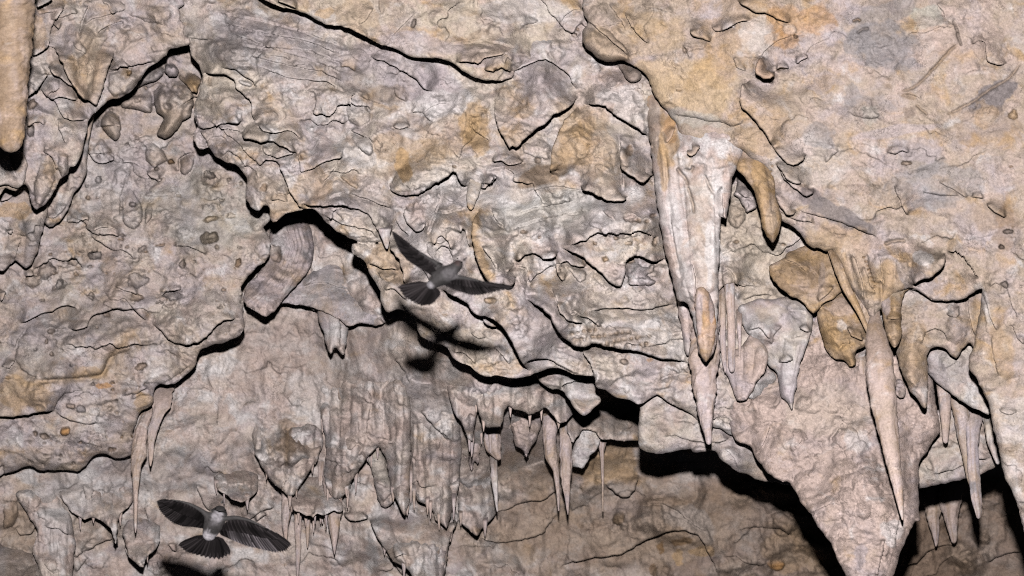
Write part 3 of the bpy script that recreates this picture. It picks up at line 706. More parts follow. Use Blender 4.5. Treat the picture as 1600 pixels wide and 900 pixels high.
# ---------------------------------------------------------------- pitted wall on the left
left_depth = [(0, 450, 4.8), (200, 300, 4.86), (300, 150, 4.84), (400, 400, 4.72), (350, 500, 4.72), (100, 600, 4.76), (200, 700, 4.88), (0, 740, 4.92), (-200, 500, 4.85), (290, 560, 4.74), (380, 330, 4.8)]
D_feats = [
    # nook at the top
    LOBE([(240, 140), (262, 120), (290, 124), (302, 140), (303, 165), (299, 182), (286, 190), (277, 203), (269, 212), (257, 219), (243, 210), (250, 196), (256, 184), (244, 176), (239, 160)], 44, 16, (TAN, .7)),
    LOBE([(188, 160), (205, 142), (235, 140), (240, 160), (238, 177), (225, 176), (205, 170), (188, 168)], 24, 12), LOBE([(158, 182), (170, 170), (186, 180), (190, 200), (188, 215), (180, 222), (165, 210), (158, 198)], 26, 14, (TAN, .5)),
    E([(136, 236), (145, 250), (155, 255), (165, 254), (175, 251), (181, 243)], 26, 20), RIDGE([(152, 222), (165, 236), (178, 248)], 9, 6, .9, (DUST, .4)), E([(150, 200), (165, 196), (180, 197), (190, 200)], 12, 18),
    LOBE([(208, 112), (222, 108), (240, 100), (255, 103), (257, 118), (245, 126), (225, 133), (208, 142), (206, 128)], 26, 8, (GREY, .5)), LOBE([(258, 100), (270, 97), (279, 108), (278, 120), (264, 121), (256, 114)], 34, 8, (LILAC, .5)),
    LOBE([(278, 118), (290, 112), (304, 114), (316, 124), (312, 134), (308, 146), (300, 144), (290, 132), (280, 124)], 40, 9, (OCHRE, .9)),
    RIDGE([(200, 225), (192, 270), (182, 300), (185, 340)], 14, 10, .6, (WHITE, .4)), E([(186, 340), (188, 320), (190, 300), (197, 283)], 12, 24), LOBE([(190, 300), (200, 293), (210, 300), (222, 322), (223, 345), (210, 360), (192, 350)], 14, 10, (WHITE, .3)),
    TINT(160, 280, 40, 40, WHITE, .5), TINT(200, 260, 40, 40, LILAC, .5), TINT(175, 330, 20, 35, TAN, .4),
    E([(228, 268), (236, 278), (248, 285), (256, 280)], 20, 18), RIDGE([(236, 300), (246, 290), (255, 281)], 5, 4, 1.2, (TAN, .5)), LOBE([(228, 225), (240, 222), (260, 240), (262, 252), (240, 262), (226, 250)], 16, 12, (TAN, .4)),
    LOBE([(225, 330), (232, 316), (240, 318), (238, 340), (228, 352)], 12, 6), E([(225, 306), (250, 308), (272, 305)], 6, 20),
    BUMP(325, 285, 28, 22, 26), PIT(327, 274, 10, 7, 18, 20, (DARK, .45)), E([(280, 270), (278, 250), (290, 240), (306, 238)], 14, 20), LOBE([(280, 250), (292, 240), (306, 242), (300, 268), (288, 275), (280, 268)], 14, 9, (UMBER, .4)),
    PIT(267, 253, 5, 5, 12, 0, (BROWN, .9)), PIT(245, 264, 4, 4, 9, 0, (DARK, .7)), PIT(154, 280, 7, 5, 8, -20, (GREY, .6)), PIT(207, 319, 6, 5, 10, 0, (DARK, .5)), PIT(137, 309, 4, 5, 7),
    PIT(279, 306, 4, 3, 6), PIT(347, 312, 5, 3, 6), BUMP(293, 317, 12, 10, 10, 0, (OCHRE, .35)), PIT(328, 342, 13, 5, 9, -8, (OCHRE, .8)), BUMP(280, 361, 20, 12, 16), BUMP(268, 340, 16, 12, 10),
    PIT(327, 371, 15, 10, 18, -10, (BROWN, .85)), LOBE([(318, 372), (328, 368), (336, 374), (330, 380), (320, 379)], 8, 6, (UMBER, .5)), PIT(340, 386, 4, 4, 6), PIT(372, 411, 5, 9, 10, 20, (BROWN, .7)), PIT(360, 337, 9, 5, 5, 0, (OCHRE, .5)),
    PIT(285, 412, 6, 8, 10, 0, (DARK, .5)), E([(272, 386), (285, 383), (300, 388), (312, 392), (322, 399)], 12, 24), BUMP(300, 410, 26, 26, 20), PIT(222, 389, 8, 4, 8, -30, (DARK, .3)), PIT(250, 383, 9, 3, 6, -10), PIT(190, 374, 4, 3, 5),
    PIT(147, 399, 10, 8, 15, 0, (GREY, .5)), BUMP(170, 415, 16, 14, 10, 0, (OCHRE, .3)), PIT(114, 409, 10, 7, 14, 0, (DUST, .5)), PIT(95, 444, 10, 7, 14, 0, (GREY, .4)), PIT(70, 424, 18, 12, 16, -20, (DUST, .4)), PIT(50, 440, 16, 12, 13, 0, (TAN, .4)),
    PIT(215, 438, 22, 11, 14, 0, (GREY, .35)), PIT(270, 461, 18, 8, 13, 0, (GREY, .5)), E([(250, 463), (262, 456), (285, 452)], 15, 14), PIT(213, 465, 10, 7, 10),
    E([(135, 355), (142, 364), (160, 367), (175, 366), (188, 370)], 22, 30), E([(103, 347), (122, 348), (132, 342), (140, 345)], 16, 18), E([(140, 368), (165, 385), (178, 393), (190, 389), (200, 395), (212, 408)], 16, 30),
    E([(50, 423), (70, 411), (82, 401), (92, 408), (105, 407), (117, 404), (125, 412), (132, 425)], 20, 26), E([(40, 432), (55, 430)], 14, 10), E([(75, 440), (82, 437)], 12, 8),
    PIT(143, 463, 6, 7, 8, 0, (DARK, .4)), PIT(12, 590, 4, 4, 4), PIT(80, 518, 7, 5, 8), PIT(72, 534, 3, 4, 6), PIT(55, 545, 3, 3, 6, 0, (DARK, .5)), PIT(80, 553, 4, 4, 7), PIT(166, 492, 8, 4, 6), PIT(152, 512, 3, 3, 4),
    E([(180, 449), (200, 455), (216, 460)], 18, 18), TINT(205, 462, 14, 10, TAN, .5),
    E([(0, 470), (6, 466), (9, 455)], 22, 20),
    E([(30, 508), (47, 498), (65, 490), (82, 487), (95, 478), (113, 477), (121, 484)], 20, 36), E([(104, 513), (120, 516), (137, 510), (140, 500), (147, 490), (165, 487), (178, 481), (187, 482), (193, 485), (210, 483), (220, 495), (235, 503)], 22, 34),
    E([(233, 502), (250, 515), (262, 530), (275, 537), (297, 538), (315, 532), (330, 518), (340, 506), (350, 501), (379, 497)], 34, 50, 7), BUMP(285, 500, 40, 34, 18), WET(282, 505, 34, 32, .85), WET(230, 492, 20, 10, .6), WET(218, 572, 12, 8, .7), WET(28, 644, 22, 6, .7), WET(330, 440, 60, 40, .35),
    LOBE([(22, 560), (30, 528), (50, 505), (90, 500), (150, 500), (195, 492), (225, 510), (205, 545), (170, 560), (160, 585), (110, 592), (60, 594), (35, 580)], 12, 18),
    GROOVE([(206, 518), (190, 540), (176, 555), (165, 575), (160, 587), (140, 592), (100, 592), (45, 600)], 4, 7, (OCHRE, .3)), TLINE([(205, 520), (176, 556), (163, 583), (100, 592), (40, 600), (30, 585)], 12, OCHRE, .35), TINT(140, 582, 24, 10, OCHRE, .5),
    E([(23, 545), (27, 532), (41, 514)], 9, 14), E([(0, 573), (15, 577), (22, 568), (25, 562)], 18, 22), TINT(40, 620, 45, 28, OCHRE, .55), E([(-30, 648), (0, 649), (22, 650), (50, 645), (75, 642), (87, 643)], 36, 40), E([(85, 643), (91, 625), (102, 614), (130, 610)], 12, 24),
    TINT(160, 603, 14, 4, ORANGE, .7), E([(190, 620), (215, 614), (232, 604)], 12, 26), E([(205, 625), (220, 618), (238, 617)], 10, 14), E([(85, 643), (105, 655), (130, 663), (160, 662)], 14, 30), TINT(224, 625, 16, 10, OCHRE, .5),
    LOBE([(101, 634), (108, 628), (118, 630), (117, 640), (106, 640)], 9, 4, (UMBER, .6)), LOBE([(118, 630), (130, 632), (136, 640), (132, 647), (120, 644)], 9, 4, (GREY, .6)), LOBE([(93, 672), (98, 664), (108, 664), (111, 674), (104, 682), (95, 680)], 12, 5, (ORANGE, .9)),
    PIT(70, 682, 10, 5, 10, 20, (BROWN, .5)), PIT(55, 678, 4, 5, 6), E([(120, 690), (140, 693), (160, 700)], 8, 20), PIT(175, 702, 6, 4, 8), PIT(115, 724, 3, 3, 8, 0, (DARK, .6)), PIT(222, 572, 10, 6, 9, -25, (UMBER, .6)),
    RIDGE([(300, 580), (285, 592), (268, 600)], 8, 6, .8, (LILAC, .4)), E([(225, 598), (250, 600), (270, 592), (285, 580), (300, 570)], 10, 16), TINT(60, 550, 60, 40, GREY, .3), TINT(320, 330, 80, 60, GREEN, .35), TINT(120, 500, 90, 30, GREY, .25),
    BUMP(395, 470, 14, 20, 14), E([(372, 463), (380, 460), (392, 452), (398, 440)], 14, 12), TINT(390, 480, 8, 14, OCHRE, .5), BUMP(355, 520, 30, 14, 14, -20, (TAN, .4)),
]
slab('rock_wall', [(-260, 90), (150, 60), (250, 60), (310, 60), (450, 150), (450, 318), (411, 355), (424, 375), (422, 395), (415, 410), (402, 416), (385, 435), (376, 448), (380, 458), (379, 477), (381, 500), (384, 512), (375, 525), (350, 536),
                   (342, 537), (312, 546), (309, 557), (305, 572), (287, 590), (272, 601), (250, 600), (240, 605), (239, 636), (230, 636), (217, 647), (208, 675), (206, 712), (195, 716), (180, 716), (172, 711), (160, 709), (147, 711), (137, 722), (127, 735),
                   (120, 737), (100, 734), (75, 736), (57, 735), (55, 729), (41, 729), (22, 736), (0, 744), (-60, 752), (-260, 760)], left_depth, 16, 'rough', MIX_LEFT, D_feats, 3, .3, amp=.85, holes=.8,
     tags=dict(label='pitted grey and cream wall on the left side', kind='structure'))

# ---------------------------------------------------------------- hanging sheets at the top left
slab('rock_sheet', [(60, 230), (150, 165), (141, 210), (137, 235), (136, 270), (130, 283), (120, 296), (112, 312), (106, 327), (97, 342), (88, 351), (77, 357), (69, 348), (62, 335), (50, 300)],
     4.7, 12, 'smooth', MIX_LEFT, [E([(72, 341), (88, 340), (98, 330), (106, 318)], 12, 16), RIDGE([(125, 250), (108, 300), (84, 345)], 8, 5, .5)], 4, .2, tags=dict(label='narrow grey rock sheet edge hanging behind the fluted tongue', kind='structure'))
slab('rock_sheet', [(-260, 250), (60, 245), (78, 300), (74, 335), (69, 350), (65, 365), (62, 380), (56, 400), (50, 413), (41, 421), (33, 415), (24, 405), (16, 414), (5, 424), (-10, 420), (-40, 440), (-260, 450)],
     4.66, 14, 'smooth', MIX_LEFT, [E([(0, 316), (12, 311), (20, 309), (22, 303)], 20, 14), TINT(20, 330, 24, 14, OCHRE, .6), TINT(5, 360, 14, 16, WHITE, .4), RIDGE([(50, 340), (52, 370), (42, 415)], 14, 6, .6, (GREY, .4)), E([(8, 362), (18, 366), (22, 358)], 14, 12), RIDGE([(25, 340), (20, 375), (6, 418)], 10, 5, .6),
                        PIT(14, 358, 5, 3, 8, 20, (DARK, .4)), E([(22, 408), (28, 390), (36, 370)], 9, 14)], 5, .2, tags=dict(label='drooping grey rock sheet with pointed lobes at the left edge', kind='structure'))
E1_feats = [
    E([(83, 72), (88, 80), (97, 95), (107, 122), (117, 137), (135, 155), (150, 165), (157, 150), (165, 120), (172, 95), (182, 78)], 52, 60, 7, (TAN, .4)), TINT(143, 110, 26, 60, OCHRE, .4, 10, 1.2),
    RIDGE([(165, 50), (150, 72), (142, 100), (140, 145)], 9, 5, .7, (CREAM, .3)), RIDGE([(175, 60), (168, 80), (160, 110), (152, 150)], 8, 4, .6), RIDGE([(105, 60), (108, 90), (118, 125)], 7, 4, .6), LOBE([(112, 68), (122, 62), (136, 76), (135, 85), (118, 93), (112, 84)], 6, 4, (WHITE, .3)),
    RIDGE([(155, 25), (140, 40), (128, 60), (122, 75)], 10, 6, .7, (TAN, .3)), RIDGE([(200, 30), (180, 42), (165, 55)], 9, 7, .6), RIDGE([(230, 45), (205, 55), (185, 72), (178, 88)], 12, 8, .6), RIDGE([(265, 55), (235, 70), (205, 85), (190, 100)], 14, 9, .5),
    RIDGE([(270, 25), (235, 20), (200, 12)], 14, 9, .5), E([(122, 62), (128, 30), (140, 8)], 12, 22), E([(130, 40), (145, 30), (165, 25), (185, 18)], 10, 14), E([(150, 55), (165, 42), (180, 35), (195, 32)], 10, 12), E([(200, 22), (230, 35), (262, 40)], 8, 20),
    E([(172, 110), (187, 104), (192, 102), (205, 104), (228, 98), (245, 95)], 24, 26), E([(168, 112), (185, 112), (188, 100)], 10, 10), LOBE([(170, 115), (190, 106), (210, 106), (232, 100), (245, 97), (235, 108), (220, 122), (207, 138), (195, 147), (178, 152), (168, 140)], 14, 10, (CREAM, .4)), PIT(201, 114, 5, 5, 16, 0, (BROWN, .8)), BUMP(198, 114, 10, 9, 7, 0, (OCHRE, .5)),
    E([(44, 87), (53, 86), (62, 81), (73, 75), (77, 62), (78, 47), (85, 33), (95, 22), (103, 5)], 34, 40), TINT(62, 55, 16, 24, OCHRE, .4), E([(57, 11), (68, 6), (82, -2)], 50, 24), E([(55, 22), (80, 20), (95, 15), (103, 2)], 10, 16), E([(82, 38), (88, 42), (93, 46)], 18, 10), E([(80, 32), (95, 28), (108, 22), (125, 20)], 10, 16),
    E([(39, 152), (52, 143), (60, 137), (65, 128), (75, 119), (73, 112)], 44, 36), E([(73, 104), (82, 114), (95, 122), (107, 130), (118, 140), (130, 152), (140, 160)], 30, 20), TINT(60, 110, 20, 30, WHITE, .4), E([(70, 74), (80, 73), (86, 76), (92, 85)], 10, 14),
    E([(61, 137), (72, 150), (80, 155), (98, 151), (117, 157), (125, 154)], 18, 22), E([(75, 151), (87, 160), (92, 174), (100, 185), (115, 189), (140, 185)], 26, 26), BUMP(80, 130, 18, 8, 10), E([(68, 120), (80, 118), (95, 125)], 8, 12, 4, (OCHRE, .4)),
    PIT(51, 163, 9, 8, 16, 0, (UMBER, .6)), PIT(46, 204, 7, 11, 16, 0, (DARK, .5)), E([(43, 200), (50, 193), (62, 190), (70, 197)], 12, 16), E([(89, 185), (92, 205), (100, 220), (105, 227)], 12, 22), LOBE([(62, 255), (66, 240), (76, 240), (85, 256), (86, 280), (78, 300), (64, 322), (55, 318), (52, 290)], 16, 12, (TAN, .3)), TINT(80, 262, 10, 20, OCHRE, .35),
    E([(66, 238), (76, 240), (84, 252), (88, 268)], 14, 14), LOBE([(90, 235), (108, 240), (106, 268), (98, 280), (90, 268)], 14, 9),
] + [RIDGE([(72 + (8 - k) * 2.2, 256 + k * 7), (82 + (8 - k) * 1.2, 254 + k * 7)], 3.4, 2.6, .9) for k in range(9)]
slab('rock_ledge', [(-260, -210), (300, -210), (286, 0), (291, 8), (277, 13), (283, 20), (280, 30), (290, 40), (286, 52), (297, 60), (297, 70), (262, 78), (261, 88), (246, 96), (232, 107), (220, 124), (207, 141), (197, 149), (168, 158), (150, 174), (141, 185), (137, 200),
                    (131, 218), (130, 232), (118, 262), (109, 258), (105, 274), (93, 280), (80, 308), (68, 322), (58, 330), (51, 324), (45, 300), (40, 284), (33, 290), (24, 301), (8, 291), (0, 305), (-20, 330), (-260, 340)],
     [(0, 100, 4.45), (150, 100, 4.5), (250, 60, 4.55), (60, 300, 4.45), (290, 30, 4.5), (250, -100, 4.5), (-200, 0, 4.5), (-200, 300, 4.5)], 12, 'smooth', MIX_LEFT, E1_feats, 6, .3, tags=dict(label='draped ledge with a tan tongue at the upper left', kind='structure'))

# ---------------------------------------------------------------- lower block behind the cone
slab('rock_block', [(985, 590), (1027, 605), (1092, 640), (1300, 640), (1520, 640), (1620, 660), (1620, 716), (1560, 728), (1530, 742), (1500, 750), (1435, 764), (1300, 765), (1225, 757), (1205, 752), (1196, 755), (1175, 745), (1150, 735), (1122, 717), (1122, 707), (1112, 704), (1100, 707), (1084, 708), (1080, 701), (1050, 706), (1025, 711), (1000, 702), (996, 687), (997, 662), (1000, 635)],
     [(1000, 660, 4.42), (1080, 690, 4.45), (1180, 740, 4.48), (1300, 700, 4.5), (1500, 700, 4.46), (1600, 680, 4.42)], 20, 'smooth', dict(MIX_PALE, white=.2, tan=.3),
     [E([(1034, 683), (1055, 680), (1080, 690), (1110, 692), (1130, 690), (1145, 682)], 10, 24), E([(1455, 742), (1490, 735), (1520, 720), (1550, 715)], 12, 24), LOBE([(1080, 703), (1086, 696), (1100, 698), (1112, 700), (1108, 708), (1086, 708)], 10, 6), E([(1130, 700), (1145, 712), (1155, 735)], 8, 20)],
     7, .4, amp=.8, tags=dict(label='pale smooth block along the bottom of the overhang', kind='structure'))

# ---------------------------------------------------------------- main rock mass in the middle
mid_depth = [(300, 100, 4.56), (450, 50, 4.5), (600, 120, 4.44), (850, 130, 4.40), (960, 120, 4.38), (400, 300, 4.5), (500, 330, 4.45), (600, 400, 4.42), (650, 500, 4.42), (800, 400, 4.36), (800, 580, 4.38), (950, 600, 4.35), (1050, 450, 4.38), (1050, 620, 4.38), (1200, 400, 4.4),
             (1350, 500, 4.4), (1200, 650, 4.4), (300, 220, 4.6), (1400, 600, 4.4), (700, -150, 4.5), (1200, 0, 4.4)]
C_feats = [
    TINT(480, 90, 200, 40, GREY, .35, 15), TINT(450, 60, 120, 20, LILAC, .35, 20), TINT(360, 60, 70, 40, GREY, .2), TINT(640, 120, 90, 40, LILAC, .55, 30), TINT(690, 165, 50, 24, WHITE, .5), TINT(550, 165, 40, 12, WHITE, .4, 20), TINT(640, 240, 60, 30, OCHRE, .4), TINT(700, 215, 60, 30, OCHRE, .35), TINT(745, 200, 22, 36, OCHRE, .7),
    TINT(600, 145, 30, 14, UMBER, .4), TINT(625, 250, 16, 30, UMBER, .5), TINT(560, 240, 28, 14, WHITE, .5, 20), TINT(850, 120, 50, 30, LILAC, .4), TINT(960, 150, 60, 40, PINK, .5), TINT(985, 165, 40, 28, WHITE, .45), TINT(920, 235, 50, 50, OCHRE, .35), TINT(900, 210, 30, 50, OCHRE, .4),
    TINT(880, 330, 120, 50, WHITE, .35), TINT(850, 330, 90, 26, GREEN, .35, -10), TINT(960, 480, 80, 26, CREAM, .4), TINT(840, 520, 50, 46, LILAC, .5), TINT(990, 530, 80, 26, WHITE, .4, 15), TINT(860, 560, 40, 20, WHITE, .3), TINT(1180, 350, 60, 60, CREAM, .6), TINT(1200, 440, 60, 70, CREAM, .4),
    TINT(330, 140, 50, 40, CREAM, .4), TINT(700, 300, 60, 40, WHITE, .4), TINT(680, 400, 40, 60, WHITE, .35), TINT(710, 420, 25, 50, LILAC, .4), TINT(580, 330, 60, 20, GREY, .35, 25), TINT(360, 265, 40, 24, TAN, .4), TINT(440, 320, 30, 20, OCHRE, .45), TINT(490, 285, 24, 30, OCHRE, .35), TINT(845, 275, 40, 14, UMBER, .8, -25),
    TINT(610, 415, 40, 26, OCHRE, .55), TINT(600, 470, 30, 20, CREAM, .4), TINT(790, 575, 30, 12, OCHRE, .35), TINT(740, 540, 40, 30, CREAM, .4), TINT(1060, 520, 20, 30, WHITE, .3),
    # bedding streaks of the upper left slope
    *[E([(330 + 14 * k, 18 + 17 * k), (400 + 10 * k, 30 + 16 * k + (k % 3) * 6), (470 + 8 * k, 48 + 16 * k), (540, 74 + 14 * k)], 6 + (k % 3) * 3, 20) for k in range(6)],
    RIDGE([(300, 20), (400, 45), (480, 75), (560, 95)], 26, 18, .3), E([(290, 58), (320, 62), (345, 62)], 8, 14), E([(345, 106), (370, 110), (378, 118), (390, 122), (401, 137)], 16, 20), E([(400, 85), (440, 88), (455, 95)], 10, 16), E([(455, 103), (480, 100), (495, 108)], 10, 16),
    E([(314, 112), (325, 115), (340, 114), (355, 116), (366, 124), (371, 140), (385, 150), (393, 160), (394, 183), (400, 193)], 46, 60), E([(305, 172), (306, 190), (312, 201), (330, 200), (340, 195), (352, 192), (382, 190)], 34, 50), BUMP(345, 155, 40, 34, 20), GROOVE([(327, 120), (328, 135)], 3, 6, (UMBER, .5)), LOBE([(370, 124), (384, 124), (398, 134), (392, 138), (376, 132)], 10, 5, (WHITE, .5)),
    E([(340, 196), (355, 210), (370, 222), (385, 240), (400, 253), (410, 262)], 18, 26), E([(376, 208), (377, 215), (393, 217), (407, 223), (423, 219), (443, 229), (465, 240)], 34, 26, 7), LOBE([(376, 208), (390, 190), (410, 190), (425, 205), (420, 218), (406, 222), (393, 216), (380, 214)], 14, 9, (TAN, .4)), E([(408, 226), (413, 240), (433, 247), (455, 240), (464, 236)], 24, 24),
    E([(400, 193), (410, 205), (437, 208), (445, 203), (460, 207), (472, 222)], 22, 26), E([(465, 187), (485, 188), (497, 197), (512, 194), (520, 187), (542, 196)], 14, 22), E([(546, 204), (565, 212), (578, 214), (584, 226)], 14, 18), LOBE([(548, 205), (562, 205), (580, 216), (584, 235), (580, 246), (565, 236), (552, 224)], 10, 8, (WHITE, .5)), LOBE([(540, 160), (570, 165), (580, 175), (578, 190), (562, 200), (545, 190)], 14, 14, (CREAM, .5)), BUMP(425, 190, 12, 10, 14),
    E([(540, 160), (558, 166), (575, 166), (580, 176)], 12, 18), E([(612, 199), (625, 202), (642, 197)], 18, 16), E([(640, 174), (660, 176), (668, 186), (678, 191)], 14, 22), E([(575, 88), (600, 95), (625, 109), (640, 116), (652, 124), (660, 137), (677, 145)], 20, 22), E([(615, 135), (618, 150), (635, 160)], 10, 16), E([(530, 105), (545, 103), (555, 112)], 10, 14, 4, (OCHRE, .5)), E([(560, 150), (578, 158), (600, 165)], 10, 16), BUMP(628, 150, 14, 22, 12), E([(660, 178), (680, 165), (700, 160)], 8, 14),
    # arrow shaped plate
    E([(773, 150), (772, 176), (781, 203), (790, 218), (797, 233), (801, 224), (806, 232), (811, 224), (824, 212), (837, 200), (855, 190), (862, 177), (882, 170), (895, 162), (906, 149)], 52, 90, 4, (PINK, .2)), E([(800, 112), (812, 107), (827, 100), (847, 93), (862, 97), (876, 107), (890, 117), (893, 128), (900, 142)], 18, 30), BUMP(820, 170, 22, 14, 14, -20, (OCHRE, .5)), BUMP(790, 160, 20, 26, 10, 0, (OCHRE, .25)),
    E([(735, 190), (742, 206), (757, 215), (768, 222)], 14, 20), RIDGE([(742, 175), (738, 200), (728, 222)], 14, 8, .8, (OCHRE, .7)), E([(715, 250), (725, 230), (740, 215)], 14, 18), RIDGE([(755, 170), (755, 200)], 8, 6, .6, (UMBER, .4)),
    E([(768, 253), (782, 250), (795, 258), (812, 256), (820, 250)], 24, 18), E([(740, 300), (750, 288), (765, 285), (772, 274)], 24, 18), LOBE([(815, 225), (840, 215), (860, 225), (858, 250), (835, 245), (818, 240)], 10, 8), PIT(840, 252, 6, 5, 6), BUMP(852, 248, 6, 6, 6),
    E([(912, 164), (925, 163), (940, 162), (950, 170), (965, 182), (975, 187), (990, 195), (1005, 205), (1013, 216)], 32, 40), E([(903, 166), (885, 185), (872, 207), (864, 230), (860, 260), (862, 276)], 44, 60, 8, (OCHRE, .5)), E([(905, 292), (920, 297), (945, 310), (960, 315), (977, 314), (981, 306)], 44, 50, 6, (OCHRE, .3)), E([(968, 210), (970, 240), (972, 265), (973, 300)], 16, 20),
    E([(969, 228), (970, 250), (973, 267), (985, 271), (995, 280), (1005, 287), (1010, 279), (1015, 272), (1024, 274)], 54, 44, 6, (TAN, .4)), RIDGE([(985, 210), (980, 230), (976, 255)], 12, 8, .7), PIT(982, 235, 8, 8, 10), LOBE([(963, 97), (968, 108), (975, 120), (985, 130), (995, 130), (1003, 122), (1004, 112), (990, 101), (975, 94)], 30, 9, (DUST, .7)),
    E([(975, 140), (1000, 138), (1010, 150)], 6, 14),
    # pocket, bosses and folds right of the arch
    E([(607, 282), (610, 297), (621, 304), (640, 305), (655, 303), (667, 296), (680, 287), (695, 279), (708, 266), (713, 269), (718, 281), (727, 290), (735, 292)], 42, 34, 6), LOBE([(610, 285), (625, 262), (650, 255), (690, 262), (705, 270), (690, 282), (665, 292), (640, 300), (620, 300)], 10, 14, (CREAM, .5)), TINT(628, 258, 12, 26, OCHRE, .8, -15), E([(748, 290), (756, 295), (768, 286), (776, 274)], 40, 26),
    E([(634, 320), (630, 335), (636, 350), (650, 362), (662, 360), (668, 345)], 20, 22), BUMP(650, 335, 20, 25, 24, 0, (PINK, .5)), E([(618, 325), (618, 345), (628, 360), (640, 368)], 14, 12), E([(668, 368), (676, 345), (685, 320), (690, 295)], 14, 20), BUMP(705, 325, 22, 34, 14), E([(680, 330), (695, 333), (712, 328), (727, 325)], 14, 18),
    E([(676, 386), (684, 370), (690, 368), (700, 379), (706, 391)], 22, 20, 4, (OCHRE, .3)), E([(718, 366), (723, 355), (728, 366), (731, 380), (737, 388)], 24, 18), E([(680, 395), (690, 384), (700, 386), (706, 400), (708, 410)], 14, 14), BUMP(692, 345, 14, 20, 12), E([(640, 400), (660, 420), (672, 440)], 14, 24),
    E([(748, 326), (740, 348), (738, 375), (746, 405), (757, 430), (766, 441), (786, 443), (798, 447), (803, 441), (809, 428)], 64, 80, 8), TLINE([(745, 335), (740, 365), (750, 400), (765, 430)], 10, OCHRE, .8), E([(752, 385), (762, 398), (770, 410), (776, 424)], 18, 14), E([(768, 325), (771, 341), (788, 357)], 18, 24), BUMP(785, 420, 20, 22, 22), E([(790, 425), (800, 420), (806, 410)], 10, 10),
    E([(806, 411), (815, 401), (825, 397), (837, 396), (843, 399), (850, 405), (857, 404), (867, 399), (874, 394)], 42, 50, 6), E([(874, 388), (900, 394), (912, 402), (927, 415), (940, 427), (952, 438), (962, 447), (970, 447), (975, 435), (977, 418), (977, 406), (990, 399), (1005, 401), (1020, 408), (1037, 405), (1044, 402)], 62, 70, 7),
    RIDGE([(880, 370), (925, 395), (965, 435)], 20, 8, .5, (PINK, .4)), RIDGE([(1035, 365), (1025, 385), (1018, 400)], 14, 8, .6), E([(877, 430), (876, 412), (886, 406), (893, 414), (910, 418), (918, 416)], 24, 16), LOBE([(880, 412), (893, 413), (916, 425), (916, 438), (905, 443), (894, 430)], 16, 8), E([(868, 410), (872, 430), (882, 440)], 30, 18),
    LOBE([(978, 412), (992, 401), (1000, 414), (1008, 418), (1022, 412), (1023, 424), (1010, 430), (1026, 440), (1018, 447), (1000, 447), (984, 447), (979, 430)], 20, 8), PIT(985, 408, 7, 5, 10, 0, (OCHRE, .4)), E([(805, 418), (810, 416), (822, 417), (824, 430), (826, 450)], 20, 18), E([(826, 442), (840, 430), (855, 418), (870, 413)], 18, 24), RIDGE([(812, 420), (815, 445), (818, 465)], 9, 4, .9), RIDGE([(845, 395), (848, 420)], 6, 4, .5),
    PIT(1020, 337, 6, 4, 8), PIT(1010, 346, 5, 3, 7), PIT(985, 342, 12, 7, 9, 0, (PINK, .6)), PIT(998, 345, 5, 5, 6), E([(940, 330), (950, 338), (960, 346)], 8, 10, 4, (PINK, .5)), PIT(963, 372, 5, 3, 7), PIT(982, 380, 6, 4, 7, 0, (OCHRE, .4)), PIT(946, 405, 6, 5, 8, 0, (OCHRE, .7)), PIT(930, 380, 4, 3, 5), PIT(843, 371, 4, 2, 4), PIT(818, 362, 6, 3, 4), PIT(1022, 378, 6, 9, 14, 20, (UMBER, .6)), PIT(905, 382, 8, 5, 5, 0, (DUST, .5)),
    E([(800, 340), (835, 325), (870, 320), (900, 312)], 8, 26), E([(790, 360), (840, 345), (880, 335), (920, 330)], 6, 20), E([(820, 300), (870, 290), (920, 300), (950, 312)], 8, 18), E([(905, 350), (930, 355), (945, 366), (955, 372)], 8, 16), E([(965, 375), (1000, 368), (1030, 352)], 8, 20),
    # round lip with the pitted band
    E([(817, 465), (835, 475), (848, 481), (861, 495), (865, 506), (873, 518), (884, 530), (896, 539), (907, 543), (919, 540), (931, 535), (950, 540), (970, 545), (985, 546), (995, 549), (1008, 552), (1030, 560), (1055, 563), (1080, 567)], 66, 50, 14), E([(889, 487), (905, 495), (918, 497), (924, 498), (930, 505), (940, 512)], 26, 22), E([(862, 450), (870, 470), (876, 490), (890, 505)], 16, 18), E([(869, 470), (876, 487), (890, 502), (915, 506)], 20, 20),
    E([(918, 490), (925, 486), (950, 481), (980, 482), (1012, 484), (1035, 478), (1056, 474)], 18, 28), TINT(955, 520, 50, 12, UMBER, .45, 8), TINT(1020, 545, 24, 8, UMBER, .45, 15), *[PIT(890 + (k * 37) % 125, 508 + (k * 53) % 34 * .7 + .12 * ((k * 37) % 125), 3.2 + k % 3, 2.6 + k % 2, 3, 0, (UMBER, .4)) for k in range(46)], BUMP(990, 500, 50, 20, 18), BUMP(880, 505, 20, 24, 14),
    E([(908, 545), (915, 555), (923, 567), (927, 582), (930, 606)], 34, 36), BUMP(960, 590, 40, 26, 22), PIT(975, 565, 8, 6, 8, 0, (BROWN, .4)), WET(975, 566, 5, 4, .9), WET(952, 591, 6, 5, .9), E([(1022, 600), (1040, 588), (1065, 582)], 10, 24), TINT(1015, 562, 5, 3, ORANGE, .5), BUMP(1040, 600, 30, 16, 14),
    E([(688, 451), (710, 460), (730, 472), (738, 486), (747, 491), (762, 494), (777, 500), (790, 515), (800, 530), (812, 557), (820, 570), (828, 582)], 84, 90, 6), E([(755, 495), (762, 508), (775, 511), (784, 505)], 40, 24), E([(706, 550), (722, 551), (735, 560), (741, 572)], 18, 22), E([(735, 520), (748, 530), (760, 528)], 12, 16), E([(770, 542), (785, 555), (795, 570)], 10, 20), PIT(766, 470, 10, 6, 8, 0, (OCHRE, .5)), E([(818, 568), (840, 560), (860, 562), (880, 575), (905, 586)], 16, 26),
